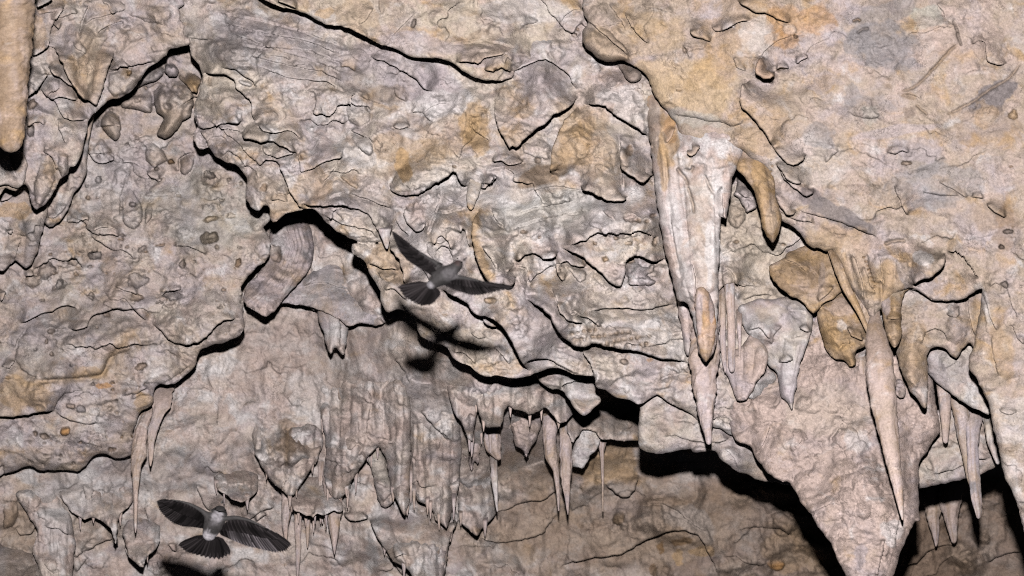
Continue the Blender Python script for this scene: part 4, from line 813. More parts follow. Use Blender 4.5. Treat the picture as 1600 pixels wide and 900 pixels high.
    BUMP(599, 352, 16, 16, 30),
    # underside of the arch
    E([(468, 317), (490, 322), (520, 320), (540, 320), (552, 327), (560, 325), (575, 334), (583, 348), (592, 362), (600, 382)], 30, 40), E([(500, 335), (525, 345), (545, 352), (560, 357), (575, 358), (592, 373)], 20, 24), E([(500, 330), (520, 328), (530, 338), (540, 347)], 10, 14), RIDGE([(505, 340), (535, 358), (575, 374)], 12, 8, .5),
    E([(400, 262), (415, 250), (432, 250), (440, 264), (447, 280), (453, 300), (461, 312), (470, 325), (482, 327)], 34, 40), E([(467, 235), (467, 255), (470, 270), (490, 263), (510, 251), (543, 244)], 22, 26), E([(421, 313), (435, 312), (450, 318)], 14, 16), BUMP(450, 335, 26, 16, 16), E([(430, 298), (440, 304), (455, 304)], 16, 14), BUMP(412, 290, 26, 26, 24, 0, (TAN, .4)), PIT(412, 293, 7, 7, 8), BUMP(470, 245, 14, 12, 10, 0, (OCHRE, .4)), PIT(472, 246, 4, 6, 6),
    E([(500, 290), (515, 275), (525, 260), (540, 230)], 12, 22), E([(530, 275), (545, 290), (560, 296)], 8, 14, 4, (OCHRE, .5)), E([(510, 310), (540, 300), (570, 310), (600, 322), (615, 328)], 12, 20), E([(345, 248), (356, 235), (372, 245), (385, 262)], 14, 20), E([(375, 262), (385, 258), (400, 268), (405, 280)], 12, 16), BUMP(350, 230, 26, 16, 16), E([(318, 228), (330, 215), (345, 212), (360, 222)], 10, 18), E([(312, 205), (322, 218), (325, 232)], 12, 16, 4, (TAN, .4)),
    E([(572, 410), (590, 416), (600, 422), (614, 418), (622, 424)], 16, 20), E([(590, 425), (600, 440), (612, 436), (622, 430)], 12, 16), E([(606, 383), (615, 394), (625, 405), (630, 420), (633, 446)], 64, 60, 5, (WHITE, .2)), BUMP(590, 400, 26, 14, 14), E([(600, 455), (615, 450), (625, 460), (635, 470)], 16, 22), PIT(710, 260, 4, 3, 5),
    # cream wall among the stalactites
    E([(1126, 430), (1140, 420), (1150, 440), (1150, 470)], 14, 16), LOBE([(1126, 405), (1140, 418), (1150, 415), (1160, 430), (1150, 450), (1148, 470), (1130, 470)], 12, 10, (TAN, .4)), E([(1172, 300), (1190, 310), (1200, 330), (1205, 345)], 10, 20), LOBE([(1143, 305), (1155, 300), (1168, 320), (1165, 345), (1152, 358), (1138, 350), (1136, 330)], 14, 12, (TAN, .5)), PIT(1150, 378, 5, 3, 4), PIT(1225, 382, 5, 2, 4), E([(1160, 470), (1170, 465), (1195, 460), (1215, 462)], 8, 14),
    LOBE([(1151, 287), (1153, 270), (1162, 278), (1172, 292), (1182, 310), (1185, 322), (1180, 328), (1172, 330), (1168, 336), (1162, 325), (1155, 312), (1144, 305)], 40, 12, (LILAC, .7)), E([(1152, 300), (1165, 308), (1178, 312)], 12, 12),
    E([(1180, 540), (1200, 520), (1230, 500)], 8, 14), BUMP(1260, 600, 40, 30, 18),
]
slab('cave_ceiling', [(250, -210), (1250, -210), (1440, 200), (1440, 680), (1240, 720), (1145, 682), (1130, 672), (1100, 662), (1085, 650), (1070, 642), (1050, 632), (1027, 616), (1015, 624), (1006, 627), (997, 634), (985, 625), (962, 622), (955, 617), (947, 609), (930, 605), (929, 588), (910, 586), (895, 585), (875, 575), (857, 574), (845, 581),
                      (835, 583), (828, 588), (800, 592), (777, 586), (762, 590), (742, 582), (735, 572), (722, 567), (707, 560), (705, 552), (695, 540), (672, 534), (655, 522), (650, 502), (640, 490), (625, 482), (602, 490), (600, 482), (594, 465), (593, 450), (585, 440), (575, 425), (572, 410), (552, 397), (547, 382), (560, 380), (575, 381), (595, 376), (600, 385), (604, 386), (608, 380),
                      (575, 380), (552, 376), (540, 369), (522, 359), (510, 347), (497, 331), (487, 325), (477, 327), (450, 332), (437, 342), (432, 350), (422, 345), (420, 320), (411, 320), (407, 330), (400, 332), (392, 323), (384, 310), (382, 296), (388, 285), (382, 272), (370, 258), (350, 251), (335, 245), (327, 228), (312, 235), (303, 224),
                      (300, 212), (309, 198), (303, 180), (305, 160), (312, 140), (317, 125), (314, 112), (312, 102), (298, 88), (297, 72), (285, 62), (262, 48)], mid_depth, 14, 'rough', MIX_MID, C_feats, 8, .3, tags=dict(label='main mass of the cave ceiling with ragged plates and folds', kind='structure'))

# ---------------------------------------------------------------- sheet along the top edge
B_feats = [TINT(540, 20, 70, 30, CREAM, .5), TINT(480, 30, 40, 14, WHITE, .4), TINT(660, 70, 80, 14, LILAC, .5, 8), TINT(760, 90, 50, 16, LILAC, .5), TINT(740, 40, 50, 24, CREAM, .5), TINT(900, 50, 40, 34, LILAC, .55), TINT(840, 60, 40, 24, CREAM, .5), TINT(820, 15, 60, 20, WHITE, .4), TINT(560, 20, 30, 30, OCHRE, .3),
           TINT(740, 60, 20, 8, UMBER, .4, -30), PIT(646, 36, 4, 9, 10, 20, (DARK, .6)), E([(560, 40), (575, 30), (585, 12)], 8, 20), E([(610, 60), (630, 40), (650, 20)], 8, 24), E([(590, -10), (592, 10), (595, 25)], 6, 16, 4, (UMBER, .4)), E([(510, 8), (540, 20), (560, 35)], 6, 18), TINT(510, 20, 14, 8, OCHRE, .6),
           E([(711, 97), (724, 95), (735, 96), (748, 101), (755, 92), (768, 88), (785, 86), (796, 80)], 24, 26, 4, (OCHRE, .3)), E([(755, 110), (762, 108), (772, 112), (785, 104), (795, 112), (803, 112)], 22, 16, 4, (OCHRE, .4)), PIT(775, 108, 4, 3, 6), E([(787, 100), (793, 90), (800, 97)], 14, 10), E([(876, 36), (885, 22), (900, 15), (911, 14)], 10, 18), PIT(897, 55, 5, 3, 6), PIT(903, 46, 3, 3, 5),
           E([(815, 40), (830, 38), (842, 33)], 10, 10, 4, (GREY, .5)), E([(432, 0), (450, 8), (465, 14)], 30, 14), E([(533, 42), (545, 48), (560, 56), (575, 58)], 20, 10), E([(700, 70), (760, 62), (810, 75)], 7, 26), E([(875, 45), (890, 48), (905, 60)], 7, 14), BUMP(760, 30, 16, 10, 8, 20, (PINK, .5))]
slab('rock_sheet', [(352, -210), (400, -10), (414, 0), (432, 9), (465, 16), (487, 26), (512, 40), (532, 39), (550, 47), (575, 59), (597, 70), (620, 77), (637, 87), (655, 92), (680, 91), (700, 95), (711, 100), (722, 110), (742, 121), (760, 126), (785, 126), (800, 122), (805, 110), (828, 92), (846, 81), (868, 73), (900, 66), (940, 66), (1000, 60), (1060, 20), (1100, -210)],
     [(400, -100, 4.40), (500, 0, 4.33), (700, 60, 4.28), (790, 110, 4.32), (850, 70, 4.36), (950, 50, 4.36), (700, -150, 4.38)], 10, 'rough', MIX_TOP, B_feats, 9, .3, amp=.8, tags=dict(label='cream rock sheet over a long dark crack at the top', kind='structure'))

# ---------------------------------------------------------------- the big pale mass on the right
right_depth = [(910, 0, 4.28), (1000, 100, 4.22), (1200, 100, 4.12), (1400, 100, 4.05), (1600, 100, 4.05), (1200, 300, 4.14), (1400, 300, 4.07), (1600, 400, 4.0), (1400, 430, 4.14), (1600, 800, 3.88), (1550, 600, 3.98), (1850, -200, 4.1), (1850, 1000, 3.9), (900, -200, 4.35), (1300, 380, 4.16), (1480, 390, 4.1), (1700, 600, 3.9)]
A_feats = [
    TINT(1060, 130, 90, 50, srgb(192, 166, 130), .6), TINT(1000, 60, 70, 40, srgb(184, 158, 124), .45), TINT(940, 70, 36, 28, TAN, .4), TINT(1130, 60, 40, 30, OCHRE, .35), TINT(1170, 20, 50, 24, OCHRE, .35), TINT(1260, 30, 50, 26, ORANGE, .45), TINT(1230, 60, 30, 16, ORANGE, .5), TINT(1120, 110, 40, 24, OCHRE, .35), TINT(1180, 60, 26, 30, WHITE, .35),
    TINT(1380, 70, 46, 34, GREY, .75), TINT(1340, 65, 30, 18, GREY, .65, 25), TINT(1385, 20, 50, 16, GREY, .55, -10), TINT(1450, 25, 26, 18, GREEN, .6), TINT(1410, 100, 26, 10, GREY, .6), TINT(1300, 55, 18, 14, LILAC, .5), TINT(1330, 25, 14, 12, LILAC, .4),
    TINT(1552, 152, 36, 18, srgb(130, 122, 122), .95, -35, .2), TINT(1532, 72, 16, 20, DUST, .7), TINT(1420, 175, 9, 9, DUST, .8, 0, .2), TINT(1420, 150, 12, 6, UMBER, .6, 15), TINT(1355, 170, 36, 20, GREY, .35), TINT(1332, 147, 14, 16, GREY, .5), TINT(1285, 130, 24, 16, LILAC, .35), TINT(1280, 213, 30, 16, GREY, .7, 20), TINT(1360, 180, 16, 14, GREEN, .3),
    TINT(1268, 308, 20, 14, srgb(126, 116, 116), .8, 30), TINT(1310, 335, 46, 14, srgb(130, 122, 121), .85, 22), TINT(1342, 350, 22, 9, srgb(128, 120, 120), .7, 20), TINT(1400, 205, 70, 8, LILAC, .5, -8), TINT(1440, 250, 40, 30, GREY, .45), TINT(1470, 280, 70, 26, srgb(150, 148, 152), .5), TINT(1455, 315, 30, 14, GREY, .6), TINT(1400, 300, 30, 20, DUST, .4), TINT(1440, 230, 40, 20, LILAC, .5),
    TINT(1540, 200, 50, 26, UMBER, .35), TINT(1550, 340, 40, 24, UMBER, .4), TINT(1570, 360, 16, 30, BROWN, .4), TINT(1540, 180, 20, 18, OCHRE, .3), TINT(1250, 190, 60, 40, TAN, .25), TINT(1260, 250, 60, 40, WHITE, .25), TINT(1500, 60, 60, 40, PINK, .4), TINT(1300, 390, 60, 40, OCHRE, .4), TINT(1380, 440, 30, 30, OCHRE, .45), TINT(1440, 405, 16, 14, WHITE, .6), TINT(1350, 400, 24, 30, PINK, .3), TINT(1570, 550, 22, 40, OCHRE, .4), TINT(1190, 215, 40, 30, OCHRE, .4), TINT(1080, 185, 40, 12, GREEN, .4, 8),
    RIDGE([(1338, 392), (1350, 440), (1362, 492)], 13, 6, .8, (TAN, .3)), RIDGE([(1385, 400), (1388, 440), (1386, 470)], 14, 8, .8, (OCHRE, .3)), RIDGE([(1412, 405), (1408, 432), (1404, 455)], 13, 7, .8), RIDGE([(1312, 392), (1322, 425), (1334, 455)], 9, 5, .8, (OCHRE, .3)), RIDGE([(1362, 390), (1368, 430), (1370, 470)], 9, 6, .8),
    TINT(1540, 420, 30, 30, TAN, .3), TINT(1510, 330, 30, 40, TAN, .25), PIT(1565, 386, 5, 4, 8, 0, (DARK, .7)), PIT(1574, 362, 9, 4, 8, 0, (DARK, .6)), PIT(1570, 445, 8, 5, 8, 20, (DARK, .5)), PIT(1580, 260, 4, 2, 5), PIT(1583, 180, 8, 8, 8, 0, (OCHRE, .6)),
    GROOVE([(1489, 30), (1494, 45), (1503, 73)], 1.8, 9, (DARK, .6)), GROOVE([(1400, 145), (1420, 140), (1435, 132), (1450, 117), (1470, 95), (1487, 76), (1502, 66)], 2.2, 6, (UMBER, .7)), TLINE([(1455, 112), (1470, 94), (1490, 72)], 5, UMBER, .3), GROOVE([(1473, 182), (1500, 170), (1522, 158), (1545, 140), (1575, 124), (1590, 106), (1595, 92)], 2.0, 6, (UMBER, .6)),
    E([(1530, 62), (1540, 67), (1540, 96), (1560, 103), (1576, 99)], 14, 20), E([(1520, 70), (1530, 63), (1540, 64)], 8, 10), GROOVE([(1430, 163), (1445, 175), (1450, 180)], 2, 7, (UMBER, .5)), E([(1402, 146), (1420, 148), (1435, 150), (1437, 158)], 8, 12), E([(1462, 5), (1475, 20), (1478, 30)], 8, 14), E([(1342, 182), (1355, 186), (1370, 184), (1376, 176)], 12, 18), BUMP(1358, 168, 18, 16, 12),
    GROOVE([(1338, 52), (1348, 46), (1358, 44)], 1.8, 7, (DARK, .5)), GROOVE([(1332, 33), (1340, 30), (1345, 33)], 2.2, 8, (BROWN, .7)),
    # knob with ochre stain
    E([(1192, 86), (1183, 100), (1181, 114), (1188, 120), (1200, 123), (1209, 119), (1212, 112)], 52, 36, 8, (ORANGE, .4)), E([(1212, 110), (1225, 108), (1234, 105)], 26, 14), E([(1243, 100), (1252, 94), (1264, 88)], 22, 14), PIT(1243, 57, 4, 3, 10, 0, (DARK, .7)), PIT(1204, 128, 4, 3, 8, 0, (DARK, .6)), PIT(1222, 107, 9, 3, 10, -8, (BROWN, .7)), BUMP(1240, 70, 24, 12, 16, -20), E([(1182, 100), (1195, 80), (1215, 64), (1240, 55)], 14, 20),
    E([(1172, 124), (1160, 134), (1156, 150), (1157, 166), (1166, 176), (1177, 184), (1187, 198), (1200, 213), (1209, 236)], 52, 60, 8, (TAN, .3)), E([(1206, 227), (1214, 238), (1222, 247), (1230, 256), (1238, 260), (1246, 257), (1253, 250), (1262, 240)], 26, 24, 6, (OCHRE, .25)), E([(1212, 255), (1222, 268), (1232, 282), (1245, 289), (1255, 284)], 22, 20, 5), E([(1215, 262), (1228, 284), (1245, 297), (1260, 307), (1270, 302), (1273, 292)], 22, 20), E([(1208, 300), (1216, 320), (1228, 335), (1240, 337), (1246, 328)], 24, 20),
    E([(1244, 328), (1275, 337), (1310, 346), (1350, 362), (1372, 372)], 14, 22), E([(1215, 330), (1245, 345), (1275, 348)], 10, 14), GROOVE([(1380, 382), (1395, 377), (1417, 375)], 3, 9, (UMBER, .6)), E([(1518, 308), (1528, 309), (1538, 309)], 12, 10), E([(1540, 318), (1553, 331), (1560, 336), (1574, 339)], 18, 20), E([(1290, 255), (1300, 245), (1312, 235)], 8, 12, 4, (GREY, .3)), E([(1385, 237), (1400, 242), (1410, 235), (1420, 240)], 12, 12), PIT(1415, 255, 10, 4, 8, 0, (UMBER, .5)), E([(1395, 290), (1405, 310), (1412, 330), (1420, 338)], 12, 18), E([(1440, 300), (1470, 305), (1500, 306)], 8, 14), E([(1465, 285), (1490, 297), (1512, 310)], 8, 12),
    # upper left part: lumps and wiggles
    E([(1150, 0), (1165, 11), (1180, 19), (1195, 20), (1208, 25), (1222, 33), (1238, 36)], 30, 30), LOBE([(1224, 33), (1238, 36), (1248, 46), (1240, 55), (1226, 54), (1222, 44)], 5, 5, (WHITE, .3)), E([(1077, 45), (1080, 53), (1090, 60), (1103, 62), (1112, 66)], 24, 20, 7, (OCHRE, .4)), BUMP(1090, 44, 12, 10, 12), E([(1111, 38), (1115, 48), (1122, 50), (1135, 47), (1146, 37), (1160, 32), (1174, 33)], 16, 14), E([(1128, 48), (1140, 42), (1150, 45)], 10, 10, 4, (WHITE, .5)),
    LOBE([(911, 45), (925, 38), (950, 46), (975, 70), (985, 95), (965, 95), (950, 96), (935, 93), (925, 83), (911, 68)], 16, 14), E([(911, 26), (918, 35), (925, 38), (940, 50), (960, 68), (985, 90)], 16, 18), BUMP(935, 18, 12, 18, 14), BUMP(960, 40, 10, 26, 12, -30), E([(975, 20), (985, 40), (1000, 58), (1015, 70)], 12, 14), E([(950, 5), (965, 25), (978, 45)], 12, 12), E([(1000, 10), (1030, 15), (1052, 22)], 8, 14), BUMP(1040, 20, 18, 10, 10), PIT(1070, 78, 6, 5, 8, 30, (UMBER, .5)), E([(1065, 70), (1075, 85), (1078, 92)], 8, 8),
    E([(1050, 179), (1075, 183), (1100, 188), (1125, 191), (1148, 199), (1158, 194), (1163, 184)], 12, 40, 40), PIT(1060, 141, 5, 2, 4), E([(1145, 90), (1150, 105), (1165, 112)], 8, 10),
    # below the overhang
    E([(1425, 449), (1432, 438), (1445, 434), (1457, 431), (1465, 423), (1472, 418), (1476, 408), (1477, 395)], 60, 60, 6), E([(1530, 434), (1522, 422), (1515, 413), (1507, 401), (1495, 390), (1478, 393)], -30, 26, 4), BUMP(1445, 405, 26, 22, 18), E([(1380, 445), (1376, 420), (1374, 395)], 12, 18), E([(1352, 470), (1348, 440), (1340, 410), (1330, 395)], 14, 16, 4, (TAN, .4)), E([(1368, 460), (1358, 440), (1350, 415)], 10, 12), *[PIT(1350 + k * 2.4, 402 + k * 6.5, 2.4, 2, 5, 0, (BROWN, .7)) for k in range(8)], *[PIT(1205 + (k % 2) * 2, 250 + k * 9, 1.8, 2, 5, 0, (BROWN, .7)) for k in range(8)],
    E([(1530, 450), (1540, 470), (1548, 500), (1560, 520)], 12, 20), E([(1570, 440), (1578, 470), (1590, 500)], 10, 18), E([(1548, 450), (1556, 440), (1564, 448), (1562, 462)], 12, 12), RIDGE([(1525, 440), (1540, 470), (1545, 500)], 8, 5, .6, (WHITE, .4)), E([(1580, 505), (1590, 530), (1600, 540)], 8, 14), E([(1548, 525), (1552, 560), (1560, 590)], 10, 18), E([(1560, 640), (1575, 650), (1590, 645)], 8, 16), TINT(1580, 660, 40, 40, WHITE, .35), TINT(1575, 760, 20, 50, WHITE, .3),
]
slab('cave_ceiling', [(905, -210), (911, 0), (910, 10), (913, 26), (920, 35), (912, 45), (908, 60), (912, 70), (925, 83), (935, 93), (950, 97), (965, 95), (975, 95), (990, 103), (1003, 112), (1013, 119), (1017, 135), (1020, 146), (1031, 162), (1045, 178), (1055, 190), (1062, 208), (1075, 222), (1090, 235), (1105, 228), (1122, 236), (1140, 232), (1158, 232), (1176, 250), (1196, 262), (1206, 290), (1212, 325), (1221, 345), (1232, 350), (1247, 360), (1260, 380), (1272, 390), (1277, 386), (1290, 395), (1300, 387), (1306, 402),
                      (1318, 430), (1334, 455), (1350, 482), (1364, 500), (1380, 480), (1398, 458), (1425, 449), (1460, 470), (1500, 470), (1535, 450), (1530, 490), (1522, 540), (1514, 560), (1513, 573), (1525, 590), (1535, 610), (1542, 625), (1546, 638), (1550, 655), (1553, 676), (1560, 700), (1570, 745), (1585, 775), (1595, 807), (1600, 832), (1625, 900), (1640, 1110), (1860, 1110), (1860, -210)],
     right_depth, 18, 'rough', MIX_RIGHT, A_feats, 10, .35, amp=.5, tags=dict(label='broad cream and ochre ceiling mass on the upper right', kind='structure'))

slab('rock_ledge', [(1378, 400), (1460, 400), (1560, 410), (1580, 560), (1560, 600), (1530, 560), (1516, 533), (1507, 541), (1500, 552), (1494, 562), (1485, 554), (1479, 544), (1465, 542), (1452, 545), (1447, 556), (1450, 580), (1450, 625), (1447, 641), (1442, 637), (1435, 627), (1420, 607), (1405, 570), (1400, 550), (1404, 530), (1400, 480)],
     [(1400, 480, 4.22), (1550, 450, 4.18), (1450, 620, 4.12), (1500, 540, 4.16)], 14, 'rough', MIX_RIGHT,
     [TINT(1425, 560, 24, 50, OCHRE, .4), TINT(1420, 460, 30, 16, WHITE, .3), TINT(1490, 430, 30, 22, OCHRE, .4), BUMP(1425, 560, 22, 60, 34), E([(1440, 540), (1446, 520), (1462, 514), (1475, 520), (1482, 535)], 16, 24), BUMP(1497, 520, 18, 36, 26), BUMP(1490, 485, 14, 12, 10), E([(1478, 490), (1490, 497), (1500, 494), (1500, 478)], 12, 12), E([(1420, 455), (1445, 450), (1470, 440)], 10, 16), E([(1515, 450), (1512, 480), (1518, 510), (1525, 525)], 14, 18)],
     11, .3, amp=.6, tags=dict(label='pale ledge with two downward points under the right overhang', kind='structure'))
slab('rock_ledge', [(1446, 530), (1530, 520), (1546, 600), (1548, 640), (1546, 650), (1540, 647), (1530, 640), (1519, 637), (1507, 632), (1495, 622), (1475, 607), (1462, 595), (1450, 582)], [(1450, 560, 4.28), (1530, 560, 4.24), (1540, 640, 4.2)], 8, 'popcorn', MIX_PALE, [TINT(1490, 570, 40, 30, GREY, .3)], 12, .2, amp=.8,
     tags=dict(label='crusted grey slanting ledge between the ledge points and the pale mass', kind='structure'))

# =================================================================== STALACTITES AND OTHER THINGS THAT HANG
G1 = 'stalactites hanging from the cave ceiling'
def T(label, cat='stalactite', group=G1): return dict(label=label, cat=cat, group=group)

# the great cone low on the right
slab('stalactite', [(1128, 480), (1440, 480), (1452, 560), (1464, 640), (1470, 677), (1457, 690), (1450, 705), (1440, 717), (1435, 727), (1436, 747), (1435, 770), (1436, 795), (1439, 815), (1436, 817), (1429, 811), (1425, 825), (1412, 850), (1405, 870), (1397, 897), (1388, 925), (1372, 952), (1358, 950), (1340, 930), (1322, 900), (1307, 872), (1300, 850), (1280, 827), (1267, 805), (1250, 785), (1246, 772),
                    (1230, 750), (1224, 756), (1215, 750), (1200, 739), (1180, 715), (1175, 700), (1150, 687), (1142, 676), (1132, 640)], [(1150, 600, 4.36), (1300, 600, 4.3), (1440, 600, 4.32), (1180, 720, 4.3), (1350, 750, 4.14), (1365, 900, 4.02), (1440, 700, 4.3), (1300, 480, 4.38)], 26, 'popcorn', MIX_CONE,
     [E([(1400, 860), (1402, 830), (1408, 800), (1415, 770)], 14, 20), E([(1370, 900), (1378, 870), (1385, 840)], 12, 16), RIDGE([(1390, 830), (1383, 870), (1370, 920)], 12, 8, .7), RIDGE([(1405, 820), (1400, 860), (1390, 900)], 10, 6, .6), E([(1180, 712), (1196, 690), (1205, 660)], 8, 22), TINT(1340, 690, 22, 16, WHITE, .5), TINT(1345, 870, 10, 20, LILAC, .6), TINT(1395, 830, 16, 20, WHITE, .5), TINT(1260, 700, 60, 40, PINK, .4), TINT(1300, 640, 60, 40, CREAM, .3), BUMP(1350, 760, 70, 120, 40),
      RIDGE([(1432, 700), (1432, 760), (1430, 805)], 8, 5, .6), WET(1224, 755, 4, 4, 1)], 13, .25, amp=1.25, tags=T('huge rough pinkish cone, widest stalactite of all, cut off by the bottom edge'))

# flowstone curtains standing out from the back wall
G2 = 'flowstone curtains on the back wall'
WALLZ = tps(back_depth)
def drape(poly, pts, label, seed, feats=(), R=26, mix=None, amp=.9, prot=.36):
    ys = [p[1] for p in poly]; y0, y1 = min(ys), min(max(ys), 905)
    def depth(U, V):
        t = np.clip((V - y0) / (y1 - y0), -.2, 1.2)
        return WALLZ(U, V) + .07 - prot * np.maximum(t, 0) ** .9
    rnd = random.Random(seed)
    x0, x1 = min(p[0] for p in poly), max(p[0] for p in poly)
    def hem(x):
        best = y0
        for (ax, ay), (bx, by) in zip(poly, poly[1:] + poly[:1]):
            if (ax - x) * (bx - x) < 0: best = max(best, ay + (x - ax) * (by - ay) / (bx - ax))
        return best
    fl = []
    x = x0 + 7
    while x < x1 - 6:                           # flutes running down to the hem
        h = hem(x); r = rnd.uniform(5, 10)
        fl.append(RIDGE([(x + rnd.uniform(-4, 4), y0 + .25 * (h - y0)), (x + rnd.uniform(-3, 3), y0 + .6 * (h - y0)), (x, h + 4)], r, r * .6, rnd.uniform(.5, 1.0)))
        x += r * rnd.uniform(1.7, 2.6)
    o = slab('flowstone_curtain', poly, depth, R, 'drape', mix or MIX_BACK, list(feats) + fl, seed, .12, amp=amp, tags=T(label, 'flowstone', G2))
    ls = []
    x = x0 + 6
    while x < x1 - 4:
        h = hem(x)
        if h > y0 + .45 * (y1 - y0) and h < 890: ls.append((x, h - 4, h + rnd.uniform(5, 20), rnd.uniform(2.2, 5)))
        x += rnd.uniform(10, 42)
    if 'apron above' in label: ls = []
    for l in ls: drips(o, float(depth(np.array([l[0]]), np.array([l[1]]))[0]) + .012, [l])
    return o
drape([(395, 690), (390, 670), (400, 648), (425, 636), (455, 632), (485, 642), (502, 665), (505, 690), (498, 716), (487, 733), (475, 750), (460, 773), (452, 776), (440, 766), (427, 755), (413, 737), (402, 715)], [(395, 650, 5.17), (450, 632, 5.19), (500, 650, 5.17), (400, 700, 5.1), (450, 700, 5.0), (498, 700, 5.1), (450, 770, 5.03)],
      'carrot-shaped knobbly bulge with a brown stain down its middle', 110, [TINT(447, 690, 9, 34, UMBER, .6), BUMP(430, 740, 14, 14, 14), BUMP(464, 715, 16, 18, 14), BUMP(440, 690, 16, 14, 12), BUMP(470, 680, 16, 14, 12), BUMP(420, 700, 14, 14, 12)], 34)
K111 = drape([(498, 580), (530, 545), (585, 540), (625, 560), (642, 640), (641, 700), (640, 760), (638, 792), (632, 809), (627, 796), (617, 779), (609, 752), (603, 716), (592, 697), (585, 700), (572, 717), (562, 733), (550, 749), (541, 771), (532, 777), (525, 783), (515, 770), (510, 755), (506, 738), (510, 700), (500, 640)], [(500, 570, 5.2), (560, 530, 5.2), (630, 570, 5.17), (505, 660, 5.12), (560, 660, 5.03), (635, 660, 5.06), (530, 770, 4.98), (600, 690, 5.02), (625, 720, 5.02), (632, 805, 4.99)],
      'broad middle flowstone curtain hanging in two lobes', 111, [RIDGE([(612, 590), (618, 650), (630, 715)], 18, 12, .6), RIDGE([(560, 600), (552, 680), (530, 770)], 24, 16, .5), BUMP(545, 700, 34, 50, 26), BUMP(508, 645, 12, 20, 12), BUMP(530, 655, 13, 20, 11), TINT(580, 650, 50, 50, PINK, .4), TINT(510, 610, 20, 30, WHITE, .4)])
K112 = drape([(636, 610), (660, 598), (690, 600), (715, 640), (722, 700), (719, 735), (713, 770), (708, 790), (702, 811), (697, 828), (692, 817), (682, 814), (677, 801), (672, 791), (665, 789), (655, 783), (649, 772), (645, 755), (642, 700)], [(640, 600, 5.15), (690, 595, 5.12), (640, 700, 5.08), (680, 700, 4.98), (718, 700, 5.03), (696, 820, 4.96)],
      'long pale curtain narrowing to a point left of the dark cleft', 112, [BUMP(695, 780, 12, 34, 20), RIDGE([(652, 650), (655, 710), (660, 780)], 9, 6, .8), E([(655, 640), (668, 655), (684, 672), (700, 690)], 12, 20), TINT(670, 640, 40, 26, WHITE, .4), RIDGE([(690, 640), (697, 720), (696, 820)], 16, 8, .5)])
drape([(530, 790), (545, 775), (575, 760), (620, 745), (700, 745), (722, 775), (716, 812), (708, 826), (701, 845), (697, 865), (694, 890), (692, 920), (690, 990), (660, 990), (648, 905), (635, 888), (615, 878), (600, 856), (587, 832), (577, 808), (565, 813), (556, 817), (547, 814), (536, 802)], [(540, 790, 5.16), (620, 745, 5.2), (700, 750, 5.2), (560, 810, 5.13), (640, 840, 5.06), (690, 850, 5.1), (680, 960, 5.05)],
      'lowest pale curtain running off the bottom edge beside the dark cleft', 113, [RIDGE([(592, 790), (610, 840), (640, 885)], 12, 10, .6), RIDGE([(650, 800), (662, 850), (672, 920)], 20, 16, .5), LOBE([(612, 848), (625, 855), (636, 882), (618, 876)], 8, 6, (WHITE, .3)), TINT(665, 870, 24, 40, WHITE, .3)])
drape([(716, 800), (714, 750), (735, 722), (768, 730), (782, 770), (776, 803), (762, 817), (752, 829), (745, 840), (735, 830), (722, 818)], [(716, 740, 5.26), (768, 735, 5.26), (720, 800, 5.2), (745, 780, 5.12), (775, 790, 5.2), (745, 835, 5.14)], 'rounded grey mass with a point behind the white straw', 114, [], 30)
K115 = drape([(697, 600), (725, 578), (790, 580), (803, 598), (785, 612), (772, 620), (757, 622), (747, 640), (742, 662), (738, 692), (730, 686), (722, 660), (712, 652), (704, 630)], [(700, 590, 4.85), (790, 580, 4.75), (720, 650, 4.85), (740, 685, 4.83)], 'lilac double lobe tucked under the arch', 115, [BUMP(740, 604, 18, 16, 20, 0, (LILAC, .5)), BUMP(772, 602, 14, 14, 14, 0, (LILAC, .5))], 18)
drape([(196, 850), (190, 830), (205, 800), (232, 790), (250, 812), (250, 845), (246, 858), (238, 863), (228, 871), (225, 888), (214, 882), (201, 871)], [(200, 795, 5.22), (245, 795, 5.22), (198, 850, 5.12), (245, 850, 5.12), (222, 884, 5.04)], 'small lobed mass below the long needle on the left', 116, [], 16)
drape([(90, 770), (120, 748), (180, 745), (212, 765), (206, 788), (192, 799), (187, 808), (184, 820), (181.5, 850), (179, 850), (177, 832), (172, 825), (162, 816), (150, 809), (140, 808), (131, 813), (112, 800)], [(95, 760, 5.22), (150, 742, 5.22), (210, 762, 5.2), (110, 800, 5.12), (150, 800, 5.06), (200, 790, 5.08), (180, 845, 5.04)], 'pale scalloped apron with one thin drip at the lower left', 117, [TINT(120, 780, 30, 20, WHITE, .4)], 14)
drape([(332, 750), (350, 735), (380, 728), (404, 740), (404, 763), (393, 776), (381, 787), (365, 783), (352, 771), (340, 765)], [(340, 735, 5.22), (400, 735, 5.22), (350, 765, 5.12), (395, 765, 5.12), (378, 784, 5.05)], 'rounded shield of flowstone just above the lower bird', 118, [], 18)
K119 = drape([(450, 775), (470, 755), (490, 722), (508, 720), (518, 770), (536, 785), (534, 802), (520, 798), (505, 806), (496, 800), (490, 812), (484, 804), (477, 808), (470, 798), (460, 800)], [(455, 760, 5.22), (510, 720, 5.2), (535, 780, 5.18), (460, 795, 5.1), (530, 795, 5.1)], 'ragged short curtain between the carrot bulge and the middle curtain', 119, [], 10)
drape([(20, 770), (60, 752), (95, 768), (112, 810), (118, 850), (112, 900), (112, 980), (70, 980), (66, 900), (50, 860), (60, 830), (40, 800)], [(30, 760, 5.2), (90, 760, 5.22), (60, 830, 5.14), (110, 850, 5.12), (90, 960, 5.02)], 'pale upright rib of flowstone in the lower left corner', 120, [TINT(90, 830, 20, 60, WHITE, .35)], 20)
